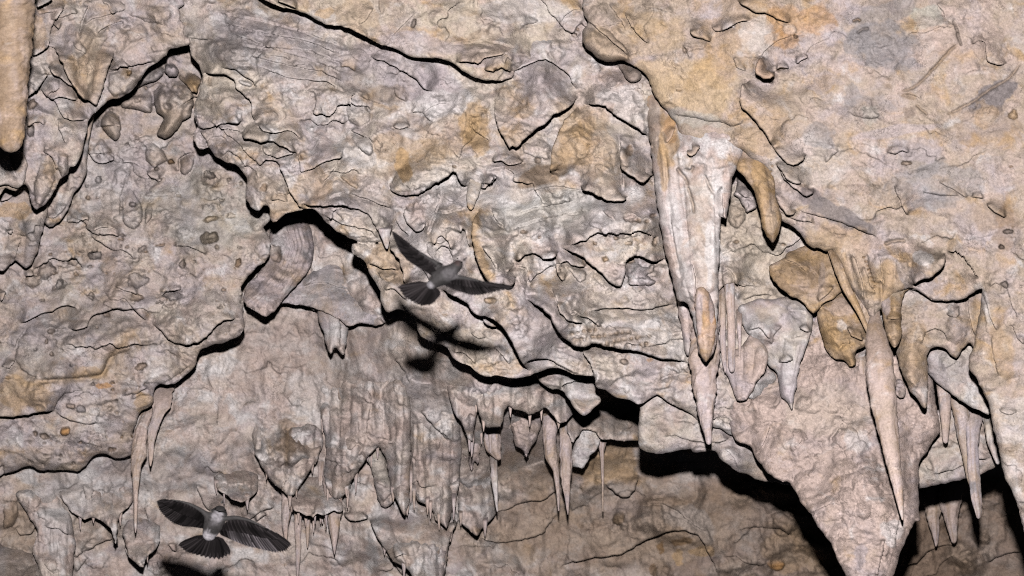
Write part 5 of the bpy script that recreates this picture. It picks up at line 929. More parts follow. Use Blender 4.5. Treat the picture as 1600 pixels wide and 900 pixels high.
drape([(-60, 850), (10, 846), (40, 852), (62, 872), (66, 900), (60, 980), (-60, 980)], [(-40, 840, 5.15), (50, 850, 5.15), (20, 900, 5.0), (20, 980, 4.98)], 'rounded tan boss in the bottom left corner', 121, [TINT(20, 880, 40, 30, TAN, .4)], 26)
K122 = drape([(738, 605), (800, 588), (850, 598), (884, 618), (897, 648), (875, 664), (866, 652), (850, 634), (843, 646), (838, 642), (826, 650), (815, 641), (803, 642), (795, 632), (788, 642), (784, 668), (760, 668), (748, 645)], [(740, 600, 4.9), (800, 585, 4.8), (890, 620, 4.98), (760, 660, 4.97), (840, 640, 4.97), (885, 655, 5.0)], 'grey apron from which the straws and the crown-shaped drip hang', 122, [], 14)
K123 = drape([(882, 645), (915, 632), (960, 636), (1010, 640), (1010, 688), (998, 687), (975, 691), (955, 684), (945, 690), (936, 684), (930, 674), (910, 670), (896, 694), (886, 676)], [(890, 640, 5.1), (1000, 640, 5.3), (890, 680, 5.08), (940, 680, 5.08), (1000, 685, 5.26)], 'smooth tan apron above the thinnest straw', 123, [TINT(950, 660, 50, 20, TAN, .4)], 16)

drips(K119, 5.09, [(478, 800, 823, 5), (490, 806, 832, 4), (501, 800, 819, 4), (509, 800, 828, 5), (466, 794, 813, 4), (528, 798, 818, 4)])
drips(K111, 5.0, [(543, 768, 794, 4), (556, 742, 770, 4), (512, 752, 792, 3.5), (580, 702, 730, 4)])
drips(K112, 4.98, [(647, 764, 797, 4), (668, 784, 804, 4), (642, 735, 786, 4.5), (709, 780, 812, 4), (686, 808, 828, 3.5)])
drips(K122, 4.98, [(752, 655, 694, 6), (766, 662, 708, 6), (797, 628, 668, 5), (806, 640, 674, 4), (822, 642, 668, 5), (860, 655, 690, 4), (886, 655, 702, 5), (833, 642, 662, 3.5), (776, 664, 690, 4)])
drips(K123, 5.12, [(907, 672, 700, 4), (925, 666, 702, 5)])
drips(K115, 4.84, [(737, 688, 714, 5)])

# small crowns and drips on the back wall (deep)
stalactite('stalactite', [(760, 1438, 1476), (790, 1444, 1471), (820, 1452, 1468), (848, 1460, 1466), (853, 1461, 1464)], 5.3, 'dim stalactite deep below the ledge, left of two in shadow right of the cone', MIX_DRIP, 31, G1)
stalactite('stalactite', [(755, 1466, 1508), (790, 1470, 1500), (820, 1478, 1497), (843, 1486, 1496), (847, 1487, 1494)], 5.28, 'dim blunt stalactite deep below the ledge, right of two in shadow right of the cone', MIX_DRIP, 32, G1)

stalactite('stalactite', [(590, 735, 800), (640, 745, 784), (680, 752, 782), (705, 761, 783), (717, 774, 783)], 5.0, 'stubby grey stalactite with a thin white straw under it', MIX_DRIP, 33, G1, rough=1.5)
stalactite('soda_straw', [(708, 765, 776), (725, 766, 777), (738, 768, 777), (742, 766, 778), (770, 771, 778), (790, 774, 778), (799, 776, 778)], 4.99, 'white jointed straw dripping below a stubby grey stalactite', MIX_PALE, 34, G1, wet=.2)
slab('stalactite', [(788, 640), (800, 632), (815, 640), (836, 640), (846, 652), (844, 673), (836, 692), (828, 700), (823, 717), (818, 704), (812, 700), (806, 701), (801, 680), (795, 660)], 5.05, 9, 'drape', MIX_DRIP, [BUMP(818, 668, 18, 22, 12)], 35, .1, tags=T('ragged crown-shaped drip with several points between two long stalactites'))
slab('stalactite', [(716, 690), (748, 684), (750, 700), (748, 722), (745, 728), (743, 716), (740, 724), (737, 739), (733, 726), (730, 712), (728, 722), (724, 708), (718, 706)], 5.1, 6, 'drape', MIX_DRIP, [], 36, .08, cell=1.5, tags=T('little crown of tiny spikes left of the white straw'))
stalactite('stalactite', [(615, 845, 895), (640, 846, 880), (660, 848, 873), (690, 849, 868), (715, 852, 871), (735, 864, 873), (770, 869, 875), (790, 871, 874), (798, 872, 874)], 4.98, 'tall grey stalactite narrowing to a thread, right of the crown-shaped drip', MIX_DRIP, 37, G1, rough=1.2)
stalactite('stalactite', [(640, 872, 896), (690, 875, 893), (712, 873, 893), (716, 876, 894), (740, 875, 894), (752, 878, 891), (756, 877, 892), (775, 882, 890), (795, 885, 889), (804, 887, 888)], 4.97, 'knobbly jointed stalactite beside the tall grey threadlike one', MIX_DRIP, 38, G1, rough=1.3)
slab('stalactite', [(900, 680), (912, 668), (936, 672), (938, 690), (930, 707), (921, 712), (919, 724), (914, 722), (910, 736), (905, 728), (898, 733), (893, 728), (888, 728), (888, 715), (896, 700)], 5.05, 8, 'popcorn', dict(MIX_PALE, white=.6), [], 39, .1, tags=T('ragged whitish drip spreading sideways beside the knobbly stalactite'))
stalactite('soda_straw', [(640, 920, 962), (665, 928, 956), (685, 932, 949), (705, 937, 944), (715, 938, 944), (750, 940, 943.5), (799, 941, 943)], 5.1, 'thinnest soda straw, a pale thread alone above the brown wall', MIX_DRIP, 40, G1)
slab('stalactite', [(835, 585), (885, 575), (930, 590), (932, 615), (942, 625), (930, 636), (922, 643), (916, 652), (907, 647), (896, 636), (887, 621), (879, 608), (862, 609), (850, 602), (843, 594)], [(840, 590, 4.62), (930, 600, 4.6), (910, 650, 4.55)], 9, 'smooth', MIX_PALE, [E([(876, 610), (882, 600), (897, 596), (915, 592)], 20, 16), RIDGE([(884, 612), (897, 634), (910, 648)], 6, 5, .7, (WHITE, .5)), TINT(905, 635, 16, 12, OCHRE, .3)], 41, .2, tags=T('short wedge tooth of rock hanging in the black gap'))

# curtain drips in the lower middle
stalactite('stalactite', [(745, 434, 462), (770, 440, 459), (800, 440, 455), (820, 441, 451), (840, 444, 449), (850, 446, 448)], 5.08, 'pointed stalactite under the carrot-shaped bulge, touching the lower bird\'s wing', MIX_DRIP, 42, G1, rough=1.3)
stalactite('stalactite', [(755, 456, 480), (785, 459, 476), (815, 460, 471), (840, 461, 470), (865, 462, 470), (890, 463, 467), (908, 464, 466)], 5.1, 'long thin stalactite right of the pointed one, running out at the bottom edge', MIX_DRIP, 43, G1, rough=1.6)
stalactite('stalactite', [(735, 502, 538), (770, 507, 534), (800, 511, 533), (825, 514, 530), (845, 518, 527), (862, 521, 524), (866, 522, 523)], 5.04, 'plain tapering stalactite below the middle flowstone curtain', MIX_DRIP, 44, G1)
slab('stalactite', [(571, 716), (580, 702), (592, 700), (602, 716), (606, 738), (612, 760), (616, 780), (612, 790), (604, 793), (600, 796), (592, 784), (586, 762), (582, 738)], 5.02, 12, 'smooth', dict(MIX_PALE, white=.2), [BUMP(600, 765, 14, 22, 12), E([(600, 785), (607, 775), (615, 768)], 8, 10)], 45, .15, tags=T('pale bulbous club-shaped drip in the flowstone curtain'))
stalactite('stalactite', [(700, 496, 508), (740, 497, 505), (780, 498, 504), (800, 500, 505), (818, 503, 505)], 5.1, 'slender pale thread just left of the plain tapering stalactite', MIX_DRIP, 47, G1)
stalactite('stalactite', [(788, 472, 484), (805, 475, 486), (825, 477, 484), (850, 479, 482), (856, 480, 481)], 5.14, 'tiny drip between the long thin stalactite and the slender thread', MIX_DRIP, 48, G1)

# two-pronged stub in the hollow
slab('stalactite', [(498, 474), (512, 468), (530, 468), (541, 476), (546, 492), (545, 512), (542, 532), (539, 552), (535, 558), (530, 550), (526, 543), (521, 542), (518, 551), (516, 556), (512, 547), (509, 536), (506, 520), (497, 502), (495, 488)], [(500, 470, 4.92), (540, 470, 4.92), (520, 500, 4.82), (525, 555, 4.8)], 24, 'smooth', dict(MIX_PALE, lilac=.6), [RIDGE([(520, 472), (522, 510), (521, 540)], 9, 6, .6, (WHITE, .4)), TINT(498, 478, 6, 8, OCHRE, .5), E([(531, 548), (532, 520), (530, 480)], 8, 10)], 49, .18, amp=.4, tags=T('blunt lilac stub ending in two prongs, alone in the hollow'))

# left: drips off the pitted wall
stalactite('stalactite', [(596, 236, 274), (620, 239, 270), (636, 239, 266), (650, 238, 255), (672, 231, 247), (690, 231, 241), (715, 232, 239), (728, 234, 236)], 4.86, 'frayed short stalactite at the lower corner of the pitted wall', MIX_DRIP, 50, G1, rough=1.7, flat=.5)
stalactite('stalactite', [(634, 222, 241), (650, 217, 238), (672, 210, 230), (695, 208, 228), (712, 205, 229), (726, 204, 222), (742, 206, 219), (765, 208, 216), (800, 209, 215), (822, 209.5, 214), (832, 211, 212.5)], 4.86, 'long needle stalactite, the lowest tip off the pitted wall on the left', MIX_DRIP, 51, G1, rough=1.5)

# far left column, near the camera
stalactite('stalactite', [(-205, -38, 68), (-120, -34, 62), (-30, -30, 58), (0, -28, 55), (60, -26, 51), (130, -22, 44), (180, -18, 40), (215, -8, 37), (231, 2, 32), (236, 8, 26)], 3.86, 'thick smooth tan stalactite cut off by the left edge', dict(base=srgb(152, 130, 110), lilac=.15, tan=.3, pink=.25, white=.05, ochre=.2, umber=.25, grey=.05), 52, G1, flat=1.0, rough=.7, step=1.6, na=64, flutes=.012, root=.62)
slab('stalactite', [(-40, 236), (10, 226), (38, 240), (44, 258), (38, 284), (28, 296), (8, 288), (-40, 300)], 4.46, 9, 'smooth', MIX_LEFT, [E([(30, 280), (20, 262), (14, 240)], 12, 12)], 53, .15, tags=T('small fluted lump in the shadow under the thick left stalactite'))

# central complex ------------------------------------------------------------------------------------
slab('stalactite', [(1000, 120), (1005, 150), (1010, 180), (1014, 210), (1017, 235), (1020, 260), (1022, 290), (1027, 320), (1032, 355), (1038, 390), (1045, 415), (1052, 445), (1056, 462), (1060, 473), (1067, 470), (1075, 475), (1082, 495), (1088, 522), (1091, 550), (1102, 569), (1112, 555), (1119, 540), (1121, 500), (1122, 470), (1122, 437), (1125, 400), (1126, 362), (1125, 335),
                    (1128, 338), (1135, 346), (1138, 325), (1142, 297), (1145, 277), (1150, 268), (1160, 240), (1165, 190), (1120, 130), (1060, 105)], [(1010, 130, 4.36), (1110, 130, 4.3), (1030, 200, 4.24), (1110, 200, 4.17), (1110, 250, 4.12), (1030, 300, 4.18), (1120, 300, 4.12), (1100, 450, 4.08), (1100, 560, 4.06)], 24, 'smooth', dict(base=PINK, lilac=.4, tan=.2, pink=.4, white=.45, ochre=.12, umber=.03, grey=.02),
     [RIDGE([(1012, 140), (1022, 220), (1036, 320), (1055, 430), (1068, 470)], 14, 10, .6, (PINK, .3)), RIDGE([(1038, 200), (1050, 290), (1062, 360), (1075, 440)], 13, 11, .55, (WHITE, .25)), RIDGE([(1092, 270), (1095, 350), (1102, 440)], 24, 20, .5, (CREAM, .4)), RIDGE([(1120, 250), (1122, 320), (1120, 420)], 10, 8, .6, (WHITE, .5)), GROOVE([(1074, 290), (1080, 310), (1086, 335)], 2.2, 8, (UMBER, .6)), GROOVE([(1056, 262), (1070, 276), (1076, 290)], 2.6, 9, (UMBER, .5)), GROOVE([(1068, 265), (1080, 268), (1084, 258)], 2.6, 9, (BROWN, .7)), GROOVE([(1100, 272), (1108, 290), (1116, 306)], 2, 7, (UMBER, .3)),
      TINT(1025, 190, 14, 55, UMBER, .6, -6), TINT(1043, 210, 14, 50, OCHRE, .7, -8), TINT(1037, 260, 8, 40, OCHRE, .6, -3), TINT(1045, 160, 12, 20, TAN, .5), BUMP(1070, 250, 18, 20, 14, 0, (WHITE, .3)), BUMP(1090, 248, 16, 12, 12, 0, (WHITE, .5)), BUMP(1108, 262, 14, 22, 12, 0, (WHITE, .4)), E([(1072, 234), (1078, 246), (1086, 240), (1095, 228)], 24, 20, 5, (OCHRE, .5)), E([(1133, 345), (1128, 320), (1130, 290)], -16, 10), RIDGE([(1136, 270), (1136, 310), (1134, 344)], 8, 3, .8, (PINK, .3)),
      TINT(1068, 440, 12, 40, WHITE, .4, -10), TINT(1110, 400, 8, 50, WHITE, .6), TINT(1055, 350, 10, 50, WHITE, .5, -8), GROOVE([(1040, 240), (1043, 300), (1052, 380), (1068, 450)], 3, 7), E([(1085, 470), (1088, 440), (1082, 410)], 8, 10), BUMP(1008, 150, 10, 20, 10, 0, (OCHRE, .5)), TINT(1048, 200, 10, 24, ORANGE, .4), E([(1040, 225), (1050, 215), (1056, 200)], 10, 12, 4, (PINK, .5))], 54, .2, amp=.55, mat=SMOOTH, tags=T('massive whitish stalactite with an orange wet tip in the centre'))
CENTRAL = [o for o in COL.objects if o.get('label', '').startswith('massive whitish')][0]
slab('wet_tip', [(1086, 452), (1095, 447), (1108, 455), (1116, 478), (1119, 500), (1118, 530), (1112, 553), (1103, 568), (1093, 552), (1090, 530), (1088, 500), (1085, 474)], 4.03, 13, 'smooth', dict(base=srgb(190, 146, 104), lilac=.25, tan=.35, pink=.45, white=.1, ochre=.35, umber=.2, grey=0),
     [TINT(1092, 490, 5, 30, LILAC, .6), TINT(1112, 480, 4, 30, LILAC, .6), WET(1102, 535, 14, 26, .95), WET(1100, 490, 14, 30, .5), RIDGE([(1100, 460), (1104, 500), (1102, 550)], 7, 4, .6)], 55, .14, amp=.5, mat=SMOOTH, parent=CENTRAL)
CENTRAL.children[0]['label'] = 'orange wet tip'
slab('stalactite', [(1150, 264), (1155, 225), (1175, 190), (1196, 205), (1206, 235), (1210, 270), (1213, 310), (1221, 340), (1219, 358), (1214, 370), (1210, 380), (1206, 381), (1203, 372), (1198, 371), (1192, 356), (1186, 325), (1182, 310), (1175, 292), (1162, 275)], [(1165, 195, 4.19), (1200, 200, 4.19), (1170, 250, 4.13), (1200, 260, 4.12), (1208, 375, 4.1)], 18, 'smooth', MIX_OCHRE,
     [TINT(1190, 300, 10, 60, OCHRE, .5, -8), TINT(1165, 230, 20, 16, PINK, .5), TINT(1206, 350, 8, 26, TAN, .6), RIDGE([(1178, 240), (1192, 300), (1202, 360)], 14, 8, .5), RIDGE([(1206, 330), (1210, 360), (1208, 378)], 6, 3, .8)], 56, .15, amp=.5, tags=T('ochre tongue stalactite with a small knobbed end, right of the massive white one'))
slab('stalactite', [(1054, 440), (1072, 440), (1084, 500), (1086, 540), (1079, 556), (1073, 558), (1070, 545), (1065, 517), (1060, 485)], 4.26, 9, 'smooth', MIX_DRIP, [RIDGE([(1066, 460), (1072, 510), (1076, 550)], 7, 5, .6)], 57, .12, amp=.4, mat=SMOOTH, tags=T('flat short tan blade left of the orange tip'))
stalactite('stalactite', [(480, 1078, 1124), (540, 1079, 1124), (570, 1080, 1123), (590, 1082, 1121), (620, 1087, 1117), (650, 1092, 1114), (675, 1099, 1112.5), (690, 1103, 1112), (693, 1104, 1111)], 4.24, 'straight pinkish spike hanging behind and below the orange tip', MIX_DRIP, 58, G1, zt=4.18)
stalactite('soda_straw', [(440, 1124, 1137), (480, 1123, 1134), (530, 1125, 1134), (560, 1127, 1135), (578, 1131, 1135), (582, 1132, 1134)], 4.28, 'thin tan straw with pointed end just right of the orange tip', MIX_DRIP, 59, G1)
stalactite('soda_straw', [(410, 1128, 1147), (450, 1132, 1148), (500, 1136, 1149), (550, 1137, 1149), (574, 1138, 1149), (580, 1140, 1147)], 4.27, 'thicker blunt tan straw, second to the right of the orange tip', MIX_DRIP, 60, G1, rough=.5)
stalactite('stalactite', [(480, 1150, 1160), (520, 1152, 1159), (550, 1154, 1158), (562, 1155, 1157)], 4.3, 'shortest thin straw beside the blunt tan straw', MIX_DRIP, 61, G1)
slab('stalactite', [(1134, 540), (1150, 548), (1160, 540), (1172, 522), (1185, 528), (1196, 540), (1201, 556), (1196, 578), (1183, 598), (1174, 614), (1166, 626), (1151, 626), (1143, 605), (1137, 588), (1128, 575)], [(1150, 540, 4.32), (1190, 540, 4.3), (1160, 625, 4.26)], 10, 'smooth', MIX_DRIP,
     [RIDGE([(1150, 550), (1154, 590), (1158, 624)], 7, 6, .6), RIDGE([(1170, 530), (1168, 580), (1164, 624)], 8, 6, .6), RIDGE([(1190, 540), (1184, 575), (1172, 612)], 8, 5, .6)], 62, .15, amp=.5, mat=SMOOTH, tags=T('fan-shaped ribbed drapery with a cut-off end', 'drapery', 'draperies'))
slab('stalactite', [(1164, 618), (1185, 595), (1203, 574), (1214, 588), (1208, 602), (1198, 612), (1178, 624), (1170, 623)], 4.33, 8, 'smooth', MIX_PALE, [], 63, .12, tags=T('low pale crescent between the ribbed fan and the blue-white fang', 'drapery', 'draperies'))
slab('stalactite', [(1150, 480), (1185, 466), (1205, 468), (1232, 463), (1255, 470), (1268, 486), (1271, 505), (1267, 518), (1260, 542), (1250, 568), (1246, 592), (1241, 620), (1238, 643), (1235, 640), (1232, 628), (1227, 624), (1219, 622), (1217, 595), (1214, 582), (1202, 574), (1188, 538), (1178, 528), (1166, 520)], [(1180, 480, 4.34), (1250, 490, 4.3), (1230, 630, 4.22)], 16, 'smooth', dict(MIX_PALE, lilac=.5),
     [TINT(1225, 600, 20, 30, LILAC, .6), TINT(1235, 580, 12, 40, WHITE, .4), TINT(1245, 500, 16, 16, GREY, .4), RIDGE([(1240, 530), (1232, 570), (1226, 615)], 14, 9, .6), RIDGE([(1256, 530), (1246, 575), (1238, 625)], 10, 6, .6, (LILAC, .5)), E([(1216, 567), (1230, 566), (1240, 560)], 14, 16), E([(1248, 512), (1258, 518), (1267, 520)], 18, 14), BUMP(1245, 490, 18, 16, 14), E([(1168, 518), (1185, 510), (1195, 522), (1205, 530)], 12, 14), E([(1206, 540), (1212, 520), (1222, 510)], 10, 12), TINT(1205, 490, 24, 16, CREAM, .4)], 64, .18, amp=.5, mat=SMOOTH, tags=T('blue-white fang with a broken notched end under a rounded pale lump'))
slab('stalactite', [(1255, 478), (1270, 486), (1277, 500), (1278, 516), (1288, 546), (1278, 556), (1270, 561), (1254, 570), (1244, 574), (1246, 545), (1254, 520)], 4.36, 14, 'smooth', dict(base=LILAC, lilac=.6, tan=.1, pink=.1, white=.4, ochre=0, umber=0, grey=.05), [], 65, .12, amp=.4, mat=SMOOTH, tags=T('smooth rounded blue-grey curtain right of the fang', 'drapery', 'draperies'))
slab('stalactite', [(1201, 417), (1210, 409), (1222, 406), (1228, 396), (1244, 391), (1258, 383), (1275, 378), (1300, 380), (1318, 420), (1318, 452), (1305, 466), (1286, 474), (1276, 486), (1271, 491), (1266, 488), (1260, 478), (1250, 468), (1232, 462), (1220, 450), (1208, 440), (1203, 428)], [(1210, 420, 4.26), (1290, 400, 4.27), (1270, 485, 4.22)], 10, 'rough', MIX_OCHRE,
     [TINT(1284, 425, 5, 22, DUST, .7), TINT(1240, 425, 26, 16, UMBER, .5), E([(1225, 405), (1245, 412), (1262, 428)], 8, 14), BUMP(1250, 430, 30, 24, 14), E([(1278, 472), (1292, 462), (1304, 448)], 12, 14)], 66, .14, amp=.7, tags=T('broad ochre flake ending in one point under the right overhang'))
slab('stalactite', [(1276, 480), (1290, 470), (1318, 440), (1340, 460), (1353, 500), (1356, 540), (1350, 543), (1337, 546), (1337, 570), (1333, 575), (1326, 573), (1318, 561), (1308, 562), (1299, 556), (1289, 545), (1283, 525), (1278, 505)], [(1290, 490, 4.28), (1340, 480, 4.27), (1330, 570, 4.22)], 12, 'rough', MIX_OCHRE,
     [TINT(1315, 510, 8, 10, WHITE, .4), TINT(1312, 480, 20, 14, PINK, .5), RIDGE([(1318, 540), (1328, 560), (1332, 573)], 9, 6, .8, (OCHRE, .4)), E([(1322, 510), (1330, 525), (1345, 532), (1352, 530)], 18, 14), BUMP(1298, 520, 16, 22, 14, 0, (OCHRE, .4)), E([(1310, 545), (1318, 535), (1330, 538)], 10, 10)], 67, .15, amp=.9, tags=T('lumpy ochre mass with white spots behind the long needle\'s root'))
stalactite('stalactite', [(540, 1336, 1354), (560, 1338, 1353), (585, 1342, 1353.5), (616, 1347, 1355), (622, 1348.5, 1354)], 4.3, 'small blunt grey stub tucked left of the longest needle', MIX_DRIP, 68, G1)
stalactite('stalactite', [(545, 1284, 1298), (560, 1290, 1302), (578, 1296, 1307), (594, 1300, 1307), (600, 1302.5, 1306)], 4.33, 'tiny pale drip below the ochre lump', MIX_DRIP, 69, G1)
stalactite('stalactite', [(372, 1306, 1338), (400, 1314, 1346), (450, 1332, 1360), (490, 1346, 1374), (515, 1354, 1376), (525, 1358, 1374)], 4.17, 'flat tan stalactite at the root of the longest needle', dict(MIX_OCHRE, base=TAN, ochre=.2, pink=.4), 70, G1, flat=.6)
stalactite('stalactite', [(376, 1290, 1304), (395, 1295, 1309), (417, 1302, 1318), (450, 1315, 1331), (487, 1338, 1348), (512, 1350, 1358), (520, 1354, 1360)], 4.14, 'slim slanting ochre rib left of the longest needle', MIX_OCHRE, 71, G1, flat=.8)
slab('stalactite', [(1368, 395), (1392, 385), (1420, 400), (1436, 420), (1426, 448), (1414, 456), (1408, 478), (1409, 520), (1405, 536), (1398, 546), (1388, 531), (1380, 505), (1375, 470), (1370, 435)], [(1390, 395, 4.21), (1410, 400, 4.2), (1400, 470, 4.11), (1385, 500, 4.1), (1400, 540, 4.08)], 14, 'smooth', MIX_OCHRE, [TINT(1385, 465, 6, 34, LILAC, .6), E([(1384, 500), (1395, 498), (1408, 500)], 12, 12), TINT(1400, 440, 20, 26, CREAM, .4), RIDGE([(1400, 450), (1400, 500), (1398, 540)], 9, 6, .5)], 72, .14, amp=.5, tags=T('stout orange-ochre stalactite right of the longest needle'))
stalactite('stalactite', [(478, 1362, 1374), (495, 1359, 1376), (520, 1353.5, 1384), (557, 1353, 1395), (600, 1354, 1399.5), (630, 1360, 1401), (675, 1372, 1404), (715, 1382, 1407), (762, 1395, 1411), (800, 1405, 1412), (812, 1409, 1411.5)], 4.08, 'longest smooth tan-grey needle, its tip in front of the great cone', dict(base=PINK, lilac=.35, tan=.4, pink=.4, white=.1, ochre=.14, umber=.1, grey=.05), 73, G1, zt=3.94, rough=.55, na=48, tint=((470, 560, UMBER, .35),))
slab('stalactite', [(1399, 592), (1412, 594), (1416, 612), (1413, 622), (1405, 623), (1399, 616)], 4.25, 6, 'smooth', MIX_DRIP, [], 74, .08, tags=T('small rounded lobe on the cone, right of the longest needle'))
# right edge
stalactite('stalactite', [(575, 1460, 1486), (605, 1464, 1486), (640, 1468, 1486), (665, 1471, 1484), (686, 1473, 1482), (691, 1474, 1481)], 4.33, 'short grey stalactite with a flat end below the crusted ledge', MIX_DRIP, 75, G1, rough=.6)
stalactite('stalactite', [(590, 1474, 1512), (612, 1481, 1512), (640, 1488, 1514), (675, 1495, 1520), (720, 1504, 1524), (752, 1512, 1526), (758, 1514, 1526)], 4.36, 'tan half of the tall double stalactite near the right edge', dict(MIX_DRIP, base=TAN, ochre=.2), 76, G1, rough=.6, na=40)
stalactite('stalactite', [(620, 1506, 1549), (645, 1508, 1539), (667, 1509, 1532), (700, 1510, 1528), (737, 1512, 1530.5), (780, 1517, 1534), (803, 1524, 1533.5), (809, 1526, 1532)], 4.34, 'grey ridged half of the tall double stalactite, with a blunt tip', dict(MIX_DRIP, base=LILAC, grey=.2), 77, G1, rough=.7, na=40, flutes=.05)
stalactite('stalactite', [(640, 1536, 1556), (670, 1538, 1556), (700, 1545, 1560), (724, 1556, 1562)], 4.32, 'narrow pale blade squeezed between the double stalactite and the right wall', MIX_PALE, 78, G1)
# the drip of the pocket in the middle
slab('stalactite', [(736, 244), (757, 244), (753, 282), (749, 302), (743, 318), (737, 329), (732, 327), (728, 314), (730, 298), (735, 275)], [(738, 244, 4.47), (757, 244, 4.47), (734, 285, 4.33), (752, 285, 4.33), (734, 328, 4.27)], 9, 'smooth', dict(MIX_MID, lilac=.2, ochre=.3), [], 79, .1, amp=.4, mat=SMOOTH, tags=T('little cream finger hanging from a pocket above the upper bird'))
stalactite('stalactite', [(345, 584, 614), (362, 592, 612), (376, 598, 609), (385, 601, 607), (388, 603, 606)], 4.3, 'white speckled drip at the arch beside the upper bird\'s wing tip', MIX_PALE, 80, G1, rough=1.4, root=.25)

# =================================================================== THE TWO SWIFTLETS
def feather_material(name, c0, c1):
    m = bpy.data.materials.new(name); m.use_nodes = True
    nt = m.node_tree; N = nt.nodes; L = nt.links; b = N['Principled BSDF']
    tc = N.new('ShaderNodeTexCoord')
    mp = N.new('ShaderNodeMapping'); mp.inputs['Scale'].default_value = (1.5, 9, 1); L.new(tc.outputs['Object'], mp.inputs[0])
    n = N.new('ShaderNodeTexNoise'); n.inputs['Scale'].default_value = 1; n.inputs['Detail'].default_value = 4; L.new(mp.outputs[0], n.inputs[0])
    r = N.new('ShaderNodeValToRGB'); L.new(n.outputs[0], r.inputs[0])
    r.color_ramp.elements[0].position = .3; r.color_ramp.elements[0].color = (*c0, 1)
    r.color_ramp.elements[1].position = .75; r.color_ramp.elements[1].color = (*c1, 1)
    oi = N.new('ShaderNodeObjectInfo'); rr = N.new('ShaderNodeMapRange'); L.new(oi.outputs['Random'], rr.inputs[0]); rr.inputs[3].default_value = .45; rr.inputs[4].default_value = 1.7
    sx = N.new('ShaderNodeSeparateXYZ'); L.new(tc.outputs['Object'], sx.inputs[0])
    ab = N.new('ShaderNodeMath'); ab.operation = 'ABSOLUTE'; L.new(sx.outputs['Y'], ab.inputs[0])
    sh = N.new('ShaderNodeMapRange'); L.new(ab.outputs[0], sh.inputs[0]); sh.inputs[1].default_value = .05; sh.inputs[2].default_value = .13; sh.inputs[3].default_value = 2.4; sh.inputs[4].default_value = 1.0
    k = N.new('ShaderNodeMath'); k.operation = 'MULTIPLY'; L.new(rr.outputs[0], k.inputs[0]); L.new(sh.outputs[0], k.inputs[1])
    vs = N.new('ShaderNodeVectorMath'); vs.operation = 'SCALE'; L.new(r.outputs[0], vs.inputs[0]); L.new(k.outputs[0], vs.inputs['Scale'])
    L.new(vs.outputs[0], b.inputs['Base Color']); b.inputs['Roughness'].default_value = .8
    b.inputs['Specular IOR Level'].default_value = .02
    return m
QUILL = feather_material('flight_feather', (.003, .0026, .0026), (.0105, .009, .0095))
QUILL2 = feather_material('pale_flight_feather', (.006, .005, .0055), (.055, .049, .052))
def body_material():
    m = bpy.data.materials.new('plumage'); m.use_nodes = True
    nt = m.node_tree; N = nt.nodes; L = nt.links; b = N['Principled BSDF']
    at = N.new('ShaderNodeAttribute'); at.attribute_name = 'Col'
    tc = N.new('ShaderNodeTexCoord'); n = N.new('ShaderNodeTexNoise'); n.inputs['Scale'].default_value = 210; n.inputs['Detail'].default_value = 7; n.inputs['Roughness'].default_value = .7
    L.new(tc.outputs['Object'], n.inputs[0])
    r = N.new('ShaderNodeMapRange'); L.new(n.outputs[0], r.inputs[0]); r.inputs[1].default_value = .3; r.inputs[2].default_value = .7; r.inputs[3].default_value = .42; r.inputs[4].default_value = 1.55
    v = N.new('ShaderNodeVectorMath'); v.operation = 'SCALE'; L.new(at.outputs['Color'], v.inputs[0]); L.new(r.outputs[0], v.inputs['Scale'])
    L.new(v.outputs[0], b.inputs['Base Color']); b.inputs['Roughness'].default_value = .8
    bp = N.new('ShaderNodeBump'); bp.inputs['Strength'].default_value = .5; bp.inputs['Distance'].default_value = .002
    L.new(n.outputs[0], bp.inputs['Height']); L.new(bp.outputs[0], b.inputs['Normal'])
    return m
PLUMAGE = body_material()
def plain(name, c, rough):
    m = bpy.data.materials.new(name); m.use_nodes = True; b = m.node_tree.nodes['Principled BSDF']
    b.inputs['Base Color'].default_value = (*c, 1); b.inputs['Roughness'].default_value = rough
    return m
HORN = plain('dark_horn', (.012, .010, .010), .4)
EYE = plain('eye_gloss', (.004, .004, .004), .08)

def feather_mesh(name, mat, point=1.0, n=9):
    """unit feather along +X, width 1 across Y, cambered, with a raised quill"""
    vs, fs = [], []
    for i in range(n + 1):
        t = i / n
        w = (min(1, .35 + t * 3.2)) * (1 - max(0, (t - .62) / .38) ** (1.6 * point)) ** .5 * .5 if t < 1 else 0.02
        z = .05 * math.sin(t * math.pi) * .6
        vs += [(t, -w * .72, z - .012), (t, -w * .3, z + .004), (t, 0, z + .014), (t, w * .55, z + .004), (t, w * 1.1, z - .012)]
    for i in range(n):
        for k in range(4):
            a = i * 5 + k; fs.append((a, a + 1, a + 6, a + 5))
    me = bpy.data.meshes.new(name); me.from_pydata(vs, [], fs); me.update()
    for p in me.polygons: p.use_smooth = True
    me.materials.append(mat)
    return me
FLIGHT = feather_mesh('flight_feather', QUILL); FLIGHT2 = feather_mesh('flight_feather', QUILL2); TAILF = feather_mesh('tail_feather', QUILL, .8)

